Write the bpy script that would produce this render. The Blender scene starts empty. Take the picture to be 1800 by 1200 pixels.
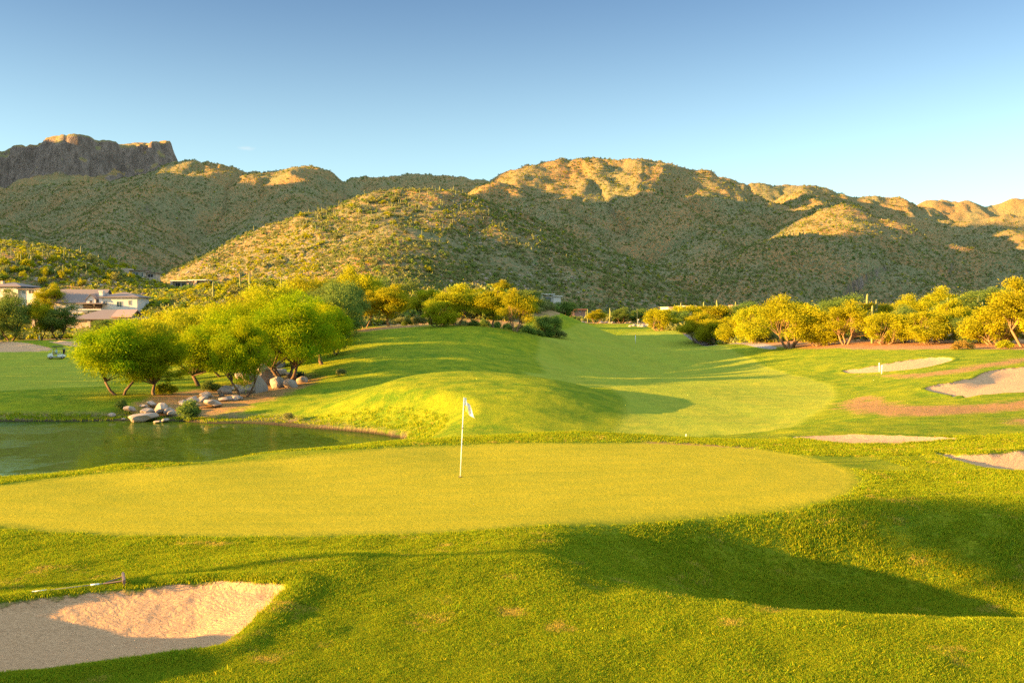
import bpy, bmesh, math, random
import numpy as np
from mathutils import Vector, Matrix
C = bpy.context.scene.collection
R = math.radians
F = 1750.0; HZ = 545.0; CAMZ = 5.0
TH = math.atan(55.0/F)
SUN_AZ = R(75)      # shadows run this far to the right of straight ahead
SUN_EL = R(9)
WATER = -2.6

# ------------------------------------------------------------------ noise
def _hash(ix, iy, s):
    h = (ix.astype(np.int64)*374761393 + iy.astype(np.int64)*668265263 + s*982451653) & 0x7fffffff
    h = ((h ^ (h >> 13))*1274126177) & 0x7fffffff
    return ((h ^ (h >> 16)) & 0xffff)/65535.0
def vnoise(x, y, s=0):
    ix = np.floor(x); iy = np.floor(y); fx = x-ix; fy = y-iy
    fx = fx*fx*fx*(fx*(fx*6-15)+10); fy = fy*fy*fy*(fy*(fy*6-15)+10)
    a = _hash(ix, iy, s); b = _hash(ix+1, iy, s); c = _hash(ix, iy+1, s); d = _hash(ix+1, iy+1, s)
    return (a*(1-fx)+b*fx)*(1-fy)+(c*(1-fx)+d*fx)*fy
def fbm(x, y, s=0, o=4):
    r = 0; w = .5; t = 0
    for i in range(o):
        r = r+w*vnoise(x, y, s+i*17); t += w; w *= .5; x = x*2.03+5.1; y = y*2.03+1.7
    return r/t
def sstep(a, b, x):
    t = np.clip((x-a)/(b-a), 0, 1); return t*t*(3-2*t)

# ------------------------------------------------------------------ terrain heights (metres; camera 5 m above the green)
CP = []
def cz(px, d, z): CP.append(((px-900)/F, math.log(d/30.), z))
for px in (-900, -200, 300, 900, 1500, 2000, 2700):
    cz(px, 9, .05); cz(px, 12.5, .05)
for px in (-900, -200, 300, 900): cz(px, 18, .05)
for px, d, z in [(1500,16.2,.08),(1900,16.5,.12),(2600,17,.1),(1200,15.5,.05),(2000,22,.05),(2700,24,.1),
  (-800,24,0),(0,23,0),(500,22,0),(900,22,0),(1300,25,0),(1500,27,.02),(-800,28,.05),(-200,27.5,.05),(200,28.5,.04),(500,31,.03),(800,34,.02),(900,30,0),(1100,32,0),
  (1100,37,.05),(1300,35,0),(1500,32,-.05),(900,39,.1),(1050,40,.05),(1250,40,-.15),
  (-800,29.5,0),(-200,30,0),(200,31.9,0),(450,34.6,0),(650,37.4,-.05),
  (-800,34.5,-3.0),(-200,35.5,-3.0),(100,37.2,-3.0),(300,39,-3.0),(500,42,-2.8),(650,47,-2.2),(780,47,-1.5),(900,47,-1.3),(1050,47,-.9),(1200,48,-1.2),(1350,47,-.9),
  (-800,52,-3.4),(0,52,-3.4),(300,55,-3.4),(480,55,-3.3),(640,55,-2.75),
  (-800,66,-2.7),(0,67,-2.75),(200,68,-2.65),(380,66.5,-2.6),(560,61.5,-2.5),(690,59,-2.45),(730,56,-2.2),
  (-800,73,-1.8),(0,73,-1.75),(120,74,-1.65),(215,73,-1.5),(300,76,-1.6),(430,74,-1.7),(500,84,-1.3),(560,70,-1.8),(620,72,-1.5),(700,70,-1.3),
  (-800,110,-2.2),(0,110,-2.2),(200,110,-2.3),(330,110,-2.1),(450,105,-1.2),
  (-800,150,-2.3),(0,150,-2.3),(150,150,-2.3),(300,150,-1.6),(-300,190,-1.0),(20,185,-.8),(120,190,-.6),(-800,235,.5),(0,235,-.4),(150,235,-.4),(150,262,3.2),(250,200,.2),(400,190,2),
  (600,95,.2),(700,95,.6),(820,95,.5),(600,125,1.9),(700,124,2.4),(800,124,2.7),(880,124,2.6),(950,124,1.5),(640,82,-.7),(760,80,-.6),(880,82,-1.2),(600,150,2.3),(750,150,2.5),(880,155,1.6),
  (950,105,-.5),(1000,118,-1.4),(1000,95,-1.4),(1050,75,-1.45),(1150,56,-1.5),(1300,56,-1.45),(1200,75,-1.5),(1400,75,-1.45),(1150,95,-1.6),(1300,95,-1.6),(1100,130,-1.8),(1250,130,-1.7),(1100,175,-2.0),(1220,175,-1.6),(1000,175,-.9),
  (1000,220,.1),(1150,250,.4),(1050,290,1.2),(900,220,1.4),(1250,220,.8),(1400,150,.4),(1350,125,-.9),(1450,110,-.7),(1480,92,-1.2),(1480,76,-1.3),(1500,62,-.9),(1400,56,-1.2),
  (1500,45,-.35),(1650,40,-.1),(1850,40,.1),(2600,40,.4),(1600,52,-.3),(1750,52,-.1),(1600,66,-.3),(1750,66,.15),(1900,60,.5),(2600,60,.9),
  (1600,85,.15),(1500,100,-.1),(1700,90,.6),(1900,85,.9),(2600,90,1.3),(1500,128,.6),(1650,115,.85),(1800,105,1.05),(2600,110,1.6),(1350,160,.4),(1200,200,.9),(1600,180,1.2),(2000,180,1.6),(2700,200,2),
  (1650,30,-.12),(1900,30,0),
  (-900,300,4),(0,300,5),(300,300,4.5),(600,300,4),(900,300,2),(1200,300,1.6),(1500,300,2.5),(1800,300,3),(2700,300,4)]:
    cz(px, d, z)
CP = np.array(CP)
def _k(r2): return np.where(r2 > 1e-12, r2*np.log(np.maximum(r2, 1e-12)), 0)
def _tps_fit():
    n = len(CP); X = CP[:, :2]
    K = _k(((X[:, None]-X[None])**2).sum(-1)) + np.eye(n)*2e-3
    P = np.hstack([np.ones((n, 1)), X])
    A = np.zeros((n+3, n+3)); A[:n, :n] = K; A[:n, n:] = P; A[n:, :n] = P.T
    return np.linalg.solve(A, np.concatenate([CP[:, 2], np.zeros(3)]))
TW = _tps_fit()
def tps(a, b):
    sh = a.shape; a = a.ravel(); b = b.ravel(); out = np.empty(a.size)
    for i in range(0, a.size, 20000):
        aa = a[i:i+20000]; bb = b[i:i+20000]
        r2 = (aa[:, None]-CP[None, :, 0])**2+(bb[:, None]-CP[None, :, 1])**2
        out[i:i+20000] = _k(r2)@TW[:-3]+TW[-3]+TW[-2]*aa+TW[-1]*bb
    return out.reshape(sh)
# hollows and mounds: x, y, rx, ry, rotation, height, power
BUMPS = [(8.8,20.8,6.0,3.9,R(4),-1.65,1.7),(9,15.6,5,1.6,0,.10,1),(.6,20.5,1.6,3,0,.12,1),(-3.6,18.9,2.1,1.5,0,.24,1.0),
  (-2.4,67,9.3,11.8,R(-5),1.75,2.0),
  (-11.4,12.3,2.4,2.5,0,1.15,1.4),                       # unseen bank left of the front bunker, added to shade its sand
  (14,47,5,1.6,R(5),.25,1),(13,80,10,3,R(6),.55,1),(30,66,9,3,R(10),.35,1),(24,91,8,3,0,.35,1),(27,34.5,8,1.6,0,.3,1),
  (9.5,52,6,3,0,-.25,1),(-32,180,14,6,0,.5,1)]
RID = []
def ridge(pts, s=.5, r=30, kind=0, far=0):
    pts = [(px, py, d*(1+far*min(max((d-650)/450, 0), 1))) for px, py, d in pts]
    P = [((px-900)/F*d, d, CAMZ+d*(HZ-py)/F) for px, py, d in pts]
    RID.append((np.array(P), s, r, kind))
# near foothill on the left, reddish bank, knoll with saguaros
ridge([(-500,440,520),(-200,430,470),(0,424,440),(110,442,415),(200,476,400),(260,510,380)], .38, 20)
ridge([(345,508,300),(400,500,292),(470,494,287),(560,500,285),(640,512,280)], .36, 10)
ridge([(775,520,172),(810,512,172),(850,513,172),(890,530,175)], .42, 6)
# golden hill
ridge([(775,341,640),(740,338,620),(690,343,605),(640,352,590),(580,374,575),(520,398,560),(460,432,550),(410,462,540),(370,492,530)], .56, 42)
ridge([(775,341,640),(820,366,655),(870,402,675),(930,448,690),(990,488,690),(1040,518,680)], .5, 26)
ridge([(690,343,605),(700,400,520),(690,450,470),(670,490,430)], .45, 32)
# left hills
ridge([(-700,345,1500),(-200,345,1450),(0,335,1400),(100,326,1350),(180,318,1300),(260,300,1260),(345,286,1240),(400,293,1230),(440,304,1240),(480,299,1230),(530,294,1230),(570,305,1240),(600,330,1250),(640,352,1250)], .58, 34, 0, .32)
ridge([(345,286,1240),(270,325,1120),(225,352,1060),(190,395,960),(150,440,860),(120,470,760)], .60, 28, 0, .32)
ridge([(530,294,1230),(520,345,1080),(470,395,980),(410,445,880),(360,490,780)], .58, 28, 0, .32)
ridge([(-500,395,1100),(-200,380,1150),(-60,372,1150),(20,400,1000),(60,440,820),(80,470,700)], .5, 30, 0, .25)
ridge([(590,322,2000),(640,311,2000),(720,309,2000),(800,311,2000),(870,318,2000),(930,340,2000)], .5, 50)
# main hill
ridge([(780,348,1330),(850,324,1350),(905,301,1370),(950,291,1380),(1000,282,1400),(1060,279,1400),(1130,286,1400),(1180,293,1390),(1215,306,1380),(1250,326,1370),(1300,345,1370),(1360,360,1400)], .58, 40)
ridge([(950,291,1380),(895,318,1280),(840,350,1190),(860,392,1080),(915,440,960),(980,485,860)], .62, 22)
ridge([(1030,281,1400),(1010,325,1270),(985,360,1190),(1000,400,1100)], .62, 18)
ridge([(1150,288,1400),(1130,320,1290),(1175,352,1210),(1200,372,1160),(1260,410,1080),(1230,455,960),(1170,495,860)], .62, 22)
ridge([(1215,306,1380),(1250,340,1270),(1290,380,1170),(1330,425,1060),(1290,470,960)], .60, 22)
ridge([(1100,455,980),(1050,470,920),(1010,500,840),(1120,505,840)], .4, 40)
# right hills
ridge([(1225,318,1900),(1262,312,1900),(1300,319,1900),(1330,321,1900),(1400,324,1900),(1440,332,1900),(1480,344,1900),(1530,346,1900),(1570,348,1900),(1600,360,1900)], .7, 30)
ridge([(1590,362,2500),(1625,348,2500),(1660,350,2500),(1700,351,2500),(1716,359,2500),(1760,352,2500),(1800,348,2500),(1900,342,2500),(2300,350,2500)], .75, 30)
ridge([(1400,335,1850),(1430,352,1450),(1480,366,1090),(1520,372,1070),(1570,388,1045),(1620,412,1020),(1700,436,1000),(1800,462,960),(1950,490,920)], .58, 20)
ridge([(1480,366,1090),(1470,395,1010),(1425,411,965),(1375,412,950),(1340,440,900),(1330,485,830)], .58, 22)
ridge([(1435,412,960),(1510,432,930),(1590,462,900),(1660,497,860),(1720,525,820)], .5, 26)
ridge([(1600,385,1800),(1680,388,1750),(1760,384,1700),(1900,384,1650),(2300,380,1600)], .5, 40)
ridge([(1760,384,1700),(1800,425,1450),(1900,470,1200)], .5, 30)
# mesa with cliffs
ridge([(-500,262,2650),(-100,270,2600),(0,268,2600),(50,260,2600),(85,251,2600),(108,241,2580),(160,241,2580),(205,254,2600),(240,254,2640),(278,252,2640)], .6, 40, 1)
# unseen western ridge, crest heights shaped so its shadow leaves chosen hill patches lit
def shade_ridge(P, s, r): RID.append((np.array(P, float), s, r, 0))
shade_ridge([(-1220,405,400),(-1200,440,480),(-1200,530,480),(-1200,556,320),(-1200,680,325),(-1200,730,485),(-1200,820,485),(-1200,875,365),(-1200,960,325),(-1200,1010,340),(-1200,1080,480),(-1210,1180,500),(-1230,1280,340),(-1250,1370,330),(-1280,1470,520),(-1400,1850,540)], 2.2, 5)
shade_ridge([(-2000,1850,420),(-2050,2100,580),(-2050,2700,592)], .8, 30)  # unseen farther crest, raised to shade the mesa face

def segdist(x, y, P):
    best = None; zb = None
    for i in range(len(P)-1):
        x0, y0, z0 = P[i]; x1, y1, z1 = P[i+1]
        dx = x1-x0; dy = y1-y0; L2 = dx*dx+dy*dy+1e-9
        t = np.clip(((x-x0)*dx+(y-y0)*dy)/L2, 0, 1)
        d = np.hypot(x-x0-t*dx, y-y0-t*dy); z = z0+t*(z1-z0)
        if best is None: best = d; zb = z
        else:
            m = d < best; best = np.where(m, d, best); zb = np.where(m, z, zb)
    return best, zb
def mesa_profile(d, x, y):
    n = fbm(x/60, y/60, 91, 3)*46+vnoise(x/17, y/17, 92)*16
    t = np.maximum(d-38+n-25, 0)
    return np.minimum(t, 4)*1.0+np.minimum(np.maximum(t-2, 0), 40)*2.6+np.maximum(t-42, 0)*.52
def H(x, y):
    x = np.asarray(x, float); y = np.asarray(y, float)
    ys = np.clip(y, 8, 300); a = np.clip(x/np.maximum(y, 1), -1.05, 1.05)
    z = tps(a, np.log(ys/30.))
    for bx, by, rx, ry, ro, h, p in BUMPS:
        dx = x-bx; dy = y-by; c = math.cos(ro); s = math.sin(ro)
        q = ((dx*c+dy*s)/rx)**2+((-dx*s+dy*c)/ry)**2
        z = z+h*np.exp(-np.minimum(q, 30)**p)
    far = y > 120
    if far.any():
        X = x[far]; Y = y[far]; base = z[far]
        wx = (fbm(X/90, Y/90, 31, 3)-.5)*38; wy = (fbm(X/90, Y/90, 47, 3)-.5)*38
        am = sstep(250, 700, Y); Xw = X+wx*am; Yw = Y+wy*am
        k = np.clip(.0035*Y, .9, 7)
        acc = np.ones_like(base); 
        for P, s, r, kind in RID:
            d, zc = segdist(Xw if kind == 0 else X, Yw if kind == 0 else Y, P)
            if kind == 1: v = zc-mesa_profile(d, X, Y)
            else: v = zc-s*(np.sqrt(d*d+r*r)-r)
            acc = acc+np.exp(np.clip((v-base)/k, -40, 650))
        z2 = base+k*np.log(acc)
        up = np.maximum(z2-base, 0)
        rg = 1-np.abs(2*fbm(X/130, Y/130, 5, 4)-1)
        g2 = np.abs(2*fbm(X/58+wx/60, Y/75, 15, 3)-1)
        z2 = z2-np.minimum(up*.035, 5)*np.maximum(.30-g2, 0)/.30+np.minimum(up*.02, 2)
        z2 = z2-np.minimum(up*.04, k*.6)+np.minimum(up*.09, 11)*(rg-.80)*1.8+np.minimum(up*.06, 3)*(fbm(X/18, Y/18, 9, 4)-.5)*2
        z = z.copy(); z[far] = z2
    return z
def H1(x, y): return float(H(np.array([x]), np.array([y]))[0])
def ray(px, py):
    u = (px-900)/F; v = (600-py)/F
    return np.array([u, math.cos(TH)+v*math.sin(TH), -math.sin(TH)+v*math.cos(TH)])
def at(px, py, d):      # point seen at a pixel, d metres ahead
    r = ray(px, py); return r[0]/r[1]*d, d, CAMZ+r[2]/r[1]*d
def gp(px, d):          # ground point at a pixel column and distance
    x = (px-900)/F*d*1.0; z = H1(x, d)
    for _ in range(2):
        py = HZ+(CAMZ-z)/d*F; r = ray(px, py); x = r[0]/r[1]*d; z = H1(x, d)
    return x, d, z
def hit(px, py, d0=9, d1=320):   # first ground point under a pixel
    r = ray(px, py); ds = np.geomspace(d0, d1, 700)
    xs = r[0]/r[1]*ds; zs = CAMZ+r[2]/r[1]*ds; g = H(xs, ds)
    k = np.argmax(zs < g)
    if zs[k] >= g[k]: k = len(ds)-1
    return xs[k], ds[k]
def smooth_poly(P, n=6):
    P = np.array(P); m = len(P); out = []
    for i in range(m):
        p0, p1, p2, p3 = P[i-1], P[i], P[(i+1) % m], P[(i+2) % m]
        for j in range(n):
            t = j/n
            out.append(.5*((2*p1)+(-p0+p2)*t+(2*p0-5*p1+4*p2-p3)*t*t+(-p0+3*p1-3*p2+p3)*t**3))
    return np.array(out)
def wpoly(pts, d0=9, d1=320):
    o = []
    for p in pts:
        if len(p) == 3: o.append(((p[0]-900)/F*p[2], p[2]))
        else: o.append(hit(p[0], p[1], d0, d1))
    return smooth_poly(o)
def sdist(x, y, P, lim=6.0):     # signed distance to polygon, positive inside
    out = np.full(x.shape, -lim)
    m = (x > P[:, 0].min()-lim) & (x < P[:, 0].max()+lim) & (y > P[:, 1].min()-lim) & (y < P[:, 1].max()+lim)
    if not m.any(): return out
    X = x[m]; Y = y[m]; best = np.full(X.shape, 1e9); ins = np.zeros(X.shape, bool)
    for i in range(len(P)):
        x0, y0 = P[i-1]; x1, y1 = P[i]
        dx = x1-x0; dy = y1-y0; t = np.clip(((X-x0)*dx+(Y-y0)*dy)/(dx*dx+dy*dy+1e-12), 0, 1)
        best = np.minimum(best, np.hypot(X-x0-t*dx, Y-y0-t*dy))
        c = ((y0 > Y) != (y1 > Y)) & (X < (x1-x0)*(Y-y0)/((y1-y0) if abs(y1-y0) > 1e-12 else 1e-12)+x0)
        ins ^= c
    out[m] = np.clip(np.where(ins, best, -best), -lim, lim)
    return out
GREEN = wpoly([(-120,875),(0,852),(120,838),(250,825),(350,816),(480,806),(600,795),(700,786),(850,781),(1000,779),(1150,779),(1300,787),(1400,800),(1475,820),(1503,842),(1480,868),(1400,890),(1250,907),(1000,922),(800,934),(600,940),(400,943),(150,938),(0,925),(-150,905)], 15, 45)
FAIR = wpoly([(1075,0,51),(1160,766),(1250,764),(1350,757),(1420,735),(1462,705),(1466,685),(1430,668),(1372,652),(1330,635),(1285,612),(1240,592),(1190,578),(1000,577),(965,592),(945,612),(942,632),(955,655),(920,0,92),(1000,0,84),(1080,0,77),(1098,0,66),(1092,0,58)], 44)
LFAIR = wpoly([(-500,0,82),(100,0,82),(200,0,95),(260,0,125),(170,0,165),(0,0,165),(-500,0,165)])
BUNK = [
 ('front', wpoly([(-190,1105),(-100,1078),(0,1062),(120,1048),(250,1036),(370,1024),(450,1027),(503,1030),(492,1050),(455,1085),(420,1115),(375,1142),(280,1154),(180,1166),(0,1188),(-130,1198),(-210,1150)], 11, 22), .42, 1.6, 'large raked sand bunker in the lower left corner, half in shade'),
 ('right_low', wpoly([(1640,797),(1700,800),(1760,796),(1850,788),(1950,790),(1990,815),(1900,832),(1800,829),(1740,824),(1690,812)], 26, 45), .3, 1.0, 'shaded sand bunker cut by the right edge beside the low turf lip'),
 ('right_strip', wpoly([(1392,769),(1450,766),(1500,765),(1560,766),(1640,769),(1690,772),(1640,777),(1560,781),(1500,781),(1440,776)], 34, 55), .10, .8, 'long thin sand bunker seen edge-on right of the putting green'),
 ('right_big', wpoly([(1626,683),(1650,676),(1690,668),(1730,655),(1800,645),(1900,640),(1950,665),(1860,680),(1790,688),(1740,694),(1690,696),(1660,693)], 50, 90), .45, 1.6, 'big sand bunker with a raised rusty back face at the right edge'),
 ('right_far', wpoly([(1482,653),(1520,646),(1570,637),(1620,630),(1665,628),(1672,634),(1640,643),(1590,651),(1540,655)], 70, 115), .25, 1.5, 'smooth tear-shaped sand bunker behind the pair of white stakes'),
 ('left_far', wpoly([(-120,603),(-20,600),(30,601),(70,607),(92,614),(60,618),(0,619),(-100,619)], 130, 230), .3, 3, 'shaded sand bunker behind the golf cart, nearest the left edge'),
 ('left_farther', wpoly([(85,600),(130,599),(190,601),(230,606),(190,609),(140,609),(110,606)], 150, 260), .2, 3, 'small sand bunker partly hidden by the yellow pond tree'),
]
STRIP = wpoly([(1165,776),(1230,774),(1300,777),(1307,783),(1250,786),(1190,782)], 32, 50)
PONDP = smooth_poly([((px-900)/F*d, d) for px, d in [(-900,67.5),(-300,67.5),(0,67.8),(120,67.8),(200,68.2),(290,68.3),(370,66.6),(440,66.5),(520,64.5),(600,62.7),(660,61),(700,59.3),(716,57.6),(690,55),(620,50),(500,44),(350,40.5),(150,38.2),(0,37.2),(-300,35.6),(-900,34.8)]])
DIRT = [wpoly([(1465,712),(1500,700),(1540,697),(1600,712),(1700,710),(1800,700),(1900,690),(1900,708),(1800,720),(1700,728),(1600,732),(1520,730)], 40, 90),
        wpoly([(1500,660),(1560,658),(1640,652),(1720,640),(1800,628),(1850,630),(1750,645),(1660,658),(1580,664)], 50, 120),
        wpoly([(1760,738),(1800,733),(1900,735),(1900,748),(1800,748)], 38, 70),
        wpoly([(1700,775),(1760,772),(1850,775),(1850,784),(1760,786)], 30, 50),
        wpoly([(235,0,70.5),(380,0,69.5),(450,0,72),(530,0,79),(565,0,86),(520,0,90),(440,0,88),(360,0,83),(290,0,78)]),
        wpoly([(360,0,66),(440,0,67),(540,0,64.5),(560,0,62.3),(470,0,65.2)]),
        wpoly([(1150,0,205),(1300,0,162),(1400,0,132),(1500,0,122),(1600,0,112),(1700,0,107),(1800,0,102),(1900,0,101),(1900,0,112),(1700,0,125),(1500,0,145),(1350,0,175),(1200,0,225)]),
        wpoly([(620,0,126),(700,0,128),(760,0,131),(700,0,137),(640,0,136)])]
PATH = smooth_poly([((px-900)/F*d, d) for px, d in [(1200,196),(1240,175),(1280,160),(1320,147),(1350,139),(1366,139),(1345,149),(1310,163),(1270,180),(1220,205)]])

# ------------------------------------------------------------------ node helpers
class NT:
    def __init__(s, nt): s.t = nt
    def n(s, typ, ins=None, **kw):
        nd = s.t.nodes.new(typ)
        for k, v in kw.items(): setattr(nd, k, v)
        for k, v in (ins or {}).items():
            sock = nd.inputs[k]
            if isinstance(v, bpy.types.NodeSocket): s.t.links.new(v, sock)
            elif isinstance(v, bpy.types.Node): s.t.links.new(v.outputs[0], sock)
            else:
                if hasattr(sock, 'default_value') and sock.type == 'RGBA' and len(v) == 3: v = (*v, 1)
                sock.default_value = v
        return nd
    def math(s, op, a, b=0.0, clamp=False):
        nd = s.n('ShaderNodeMath', {0: a, 1: b}, operation=op); nd.use_clamp = clamp; return nd.outputs[0]
    def mix(s, f, a, b):
        nd = s.t.nodes.new('ShaderNodeMix'); nd.data_type = 'RGBA'
        for i, v in ((0, f), (6, a), (7, b)):
            if isinstance(v, bpy.types.NodeSocket): s.t.links.new(v, nd.inputs[i])
            else: nd.inputs[i].default_value = (*v, 1) if isinstance(v, tuple) and len(v) == 3 else v
        return nd.outputs[2]
    def noise(s, scale, vec, detail=4, rough=.6, out=0):
        return s.n('ShaderNodeTexNoise', {'Scale': scale, 'Vector': vec, 'Detail': detail, 'Roughness': rough}).outputs[out]
    def ramp(s, f, a, b):       # smooth 0..1 between a and b
        nd = s.n('ShaderNodeMapRange', {'Value': f, 'From Min': a, 'From Max': b}); nd.interpolation_type = 'SMOOTHSTEP'; return nd.outputs[0]
    def attr(s, name): return s.n('ShaderNodeAttribute', attribute_name=name).outputs['Fac']
    def scalev(s, vec, v): return s.n('ShaderNodeVectorMath', {0: vec, 1: v}, operation='MULTIPLY').outputs[0]
def newmat(name):
    m = bpy.data.materials.new(name); m.use_nodes = True; nt = m.node_tree; nt.nodes.clear()
    n = NT(nt); out = n.n('ShaderNodeOutputMaterial')
    return m, n, out
def simple(name, col, rough=.7, metal=0, var=.15, scale=3, bump=.0, spec=.3):
    m, n, out = newmat(name)
    pos = n.n('ShaderNodeTexCoord').outputs['Object']
    f = n.noise(scale, pos, 5, .6)
    c = n.mix(f, tuple(x*(1-var) for x in col), tuple(min(1, x*(1+var)) for x in col))
    p = n.n('ShaderNodeBsdfPrincipled', {'Base Color': c, 'Roughness': rough, 'Metallic': metal, 'Specular IOR Level': spec})
    if bump: n.t.links.new(n.n('ShaderNodeBump', {'Height': f, 'Strength': bump, 'Distance': .05}).outputs[0], p.inputs['Normal'])
    n.t.links.new(p.outputs[0], out.inputs[0]); return m
def foliage(name, dark, light, trans=.35, tcol=None):
    m, n, out = newmat(name)
    g = n.n('ShaderNodeNewGeometry'); oi = n.n('ShaderNodeObjectInfo')
    r = n.attr('rnd')
    pos = n.n('ShaderNodeTexCoord').outputs['Object']
    f = n.noise(.9, pos, 3, .6)
    f2 = n.math('ADD', n.math('MULTIPLY', f, .8), n.math('MULTIPLY', r, 1.1)); f2 = n.math('SUBTRACT', f2, .45, True)
    c = n.mix(f2, dark, light)
    hs = n.n('ShaderNodeHueSaturation', {'Color': c, 'Hue': n.n('ShaderNodeMapRange', {'Value': oi.outputs['Random'], 'To Min': .496, 'To Max': .52}).outputs[0], 'Value': n.n('ShaderNodeMapRange', {'Value': oi.outputs['Random'], 'To Min': .85, 'To Max': 1.15}).outputs[0]})
    d = n.n('ShaderNodeBsdfDiffuse', {'Color': hs}); t = n.n('ShaderNodeBsdfTranslucent', {'Color': hs})
    mx = n.n('ShaderNodeMixShader', {0: trans, 1: d, 2: t})
    n.t.links.new(mx.outputs[0], out.inputs[0]); return m

# ------------------------------------------------------------------ object helpers
def tag(o, label=None, cat=None, group=None, kind=None):
    if label: o['label'] = label
    if cat: o['category'] = cat
    if group: o['group'] = group
    if kind: o['kind'] = kind
    return o
def empty(name, loc, rz=0, s=1):
    o = bpy.data.objects.new(name, None); C.objects.link(o); o.location = loc; o.rotation_euler.z = rz; o.scale = (s, s, s); o.empty_display_size = .3
    return o
def link(name, me, parent=None, loc=(0, 0, 0), rot=(0, 0, 0), scale=None):
    o = bpy.data.objects.new(name, me); C.objects.link(o); o.location = loc; o.rotation_euler = rot
    if scale: o.scale = scale
    if parent: o.parent = parent
    return o
def npmesh(name, V, Q, m, smooth=False, attrs=None, tri=False):
    k = 3 if tri else 4
    me = bpy.data.meshes.new(name); me.vertices.add(len(V)); me.vertices.foreach_set('co', np.asarray(V, np.float32).ravel())
    me.loops.add(len(Q)*k); me.loops.foreach_set('vertex_index', np.asarray(Q, np.int32).ravel())
    me.polygons.add(len(Q)); me.polygons.foreach_set('loop_start', np.arange(0, len(Q)*k, k, dtype=np.int32))
    if smooth: me.polygons.foreach_set('use_smooth', np.ones(len(Q), bool))
    me.update(calc_edges=True); me.materials.append(m)
    for kx, v in (attrs or {}).items():
        at_ = me.attributes.new(kx, 'FLOAT', 'POINT'); at_.data.foreach_set('value', np.asarray(v, np.float32))
    return me
class MB:       # collects boxes, tubes, lathes into one mesh
    def __init__(s): s.v = []; s.f = []
    def add(s, v, f):
        o = len(s.v); s.v += [tuple(p) for p in v]; s.f += [tuple(i+o for i in q) for q in f]; return s
    def box(s, x0, x1, y0, y1, z0, z1, b=0):
        if b <= 0:
            return s.add([(x0,y0,z0),(x1,y0,z0),(x1,y1,z0),(x0,y1,z0),(x0,y0,z1),(x1,y0,z1),(x1,y1,z1),(x0,y1,z1)],
                  [(0,3,2,1),(4,5,6,7),(0,1,5,4),(1,2,6,5),(2,3,7,6),(3,0,4,7)])
        bm = bmesh.new(); bmesh.ops.create_cube(bm, size=1)
        for v in bm.verts: v.co = Vector(((x0+x1)/2+v.co.x*(x1-x0), (y0+y1)/2+v.co.y*(y1-y0), (z0+z1)/2+v.co.z*(z1-z0)))
        bmesh.ops.bevel(bm, geom=bm.edges[:], offset=b, segments=2, affect='EDGES')
        s.frombm(bm); return s
    def frombm(s, bm):
        bm.verts.index_update(); s.add([v.co.copy() for v in bm.verts], [[v.index for v in f.verts] for f in bm.faces]); bm.free(); return s
    def tube(s, pts, rs, n=8, cap=True):
        pts = [Vector(p) for p in pts]
        if not hasattr(rs, '__len__'): rs = [rs]*len(pts)
        o = len(s.v); ref = Vector((0.13, .31, .94))
        for i, p in enumerate(pts):
            t = (pts[min(i+1, len(pts)-1)]-pts[max(i-1, 0)]).normalized()
            if abs(t.dot(ref)) > .95: ref = Vector((1, 0, 0))
            u = t.cross(ref).normalized(); w = t.cross(u)
            for j in range(n):
                a = 2*math.pi*j/n; s.v.append(tuple(p+(u*math.cos(a)+w*math.sin(a))*rs[i]))
        for i in range(len(pts)-1):
            for j in range(n):
                s.f.append((o+i*n+j, o+i*n+(j+1) % n, o+(i+1)*n+(j+1) % n, o+(i+1)*n+j))
        if cap: s.f.append(tuple(o+j for j in range(n))[::-1]); s.f.append(tuple(o+(len(pts)-1)*n+j for j in range(n)))
        return s
    def mesh(s, name, m, smooth=False):
        me = bpy.data.meshes.new(name); me.from_pydata(s.v, [], s.f); me.validate(); 
        bm = bmesh.new(); bm.from_mesh(me); bmesh.ops.recalc_face_normals(bm, faces=bm.faces[:]); bm.to_mesh(me); bm.free()
        me.materials.append(m)
        if smooth: me.polygons.foreach_set('use_smooth', [True]*len(me.polygons))
        return me
    def build(s, name, m, parent=None, smooth=False, loc=(0, 0, 0), rot=(0, 0, 0)):
        return link(name, s.mesh(name, m, smooth), parent, loc, rot)

# ------------------------------------------------------------------ camera, light, sky
cam = bpy.data.cameras.new('camera'); co = bpy.data.objects.new('camera', cam); C.objects.link(co)
cam.lens = 35; cam.sensor_width = 36; cam.clip_end = 9000; cam.clip_start = .2
co.location = (0, 0, CAMZ); co.rotation_euler = (R(90)-TH, 0, 0); bpy.context.scene.camera = co
sl = bpy.data.lights.new('sun', 'SUN'); so = bpy.data.objects.new('sun', sl); C.objects.link(so)
sl.energy = 5.0; sl.angle = R(.5); sl.color = (1.0, .53, .15)
ld = Vector((math.sin(SUN_AZ)*math.cos(SUN_EL), math.cos(SUN_AZ)*math.cos(SUN_EL), -math.sin(SUN_EL)))
so.rotation_euler = ld.to_track_quat('-Z', 'Y').to_euler(); so.location = (-60, -20, 60)
w = bpy.data.worlds.new('World'); bpy.context.scene.world = w; w.use_nodes = True; w.node_tree.nodes.clear(); n = NT(w.node_tree)
sky = n.n('ShaderNodeTexSky'); sky.sky_type = 'NISHITA'; sky.sun_disc = False; sky.sun_elevation = SUN_EL
sky.sun_rotation = math.atan2(-ld.x, -ld.y); sky.air_density = 1.0; sky.dust_density = .6; sky.ozone_density = 2.2; sky.altitude = 800
dirn = n.n('ShaderNodeNewGeometry').outputs['Incoming']
vec = n.n('ShaderNodeTexCoord').outputs['Generated']
hs = n.n('ShaderNodeHueSaturation', {'Color': sky, 'Saturation': .62, 'Hue': .487, 'Value': 1.0})
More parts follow.
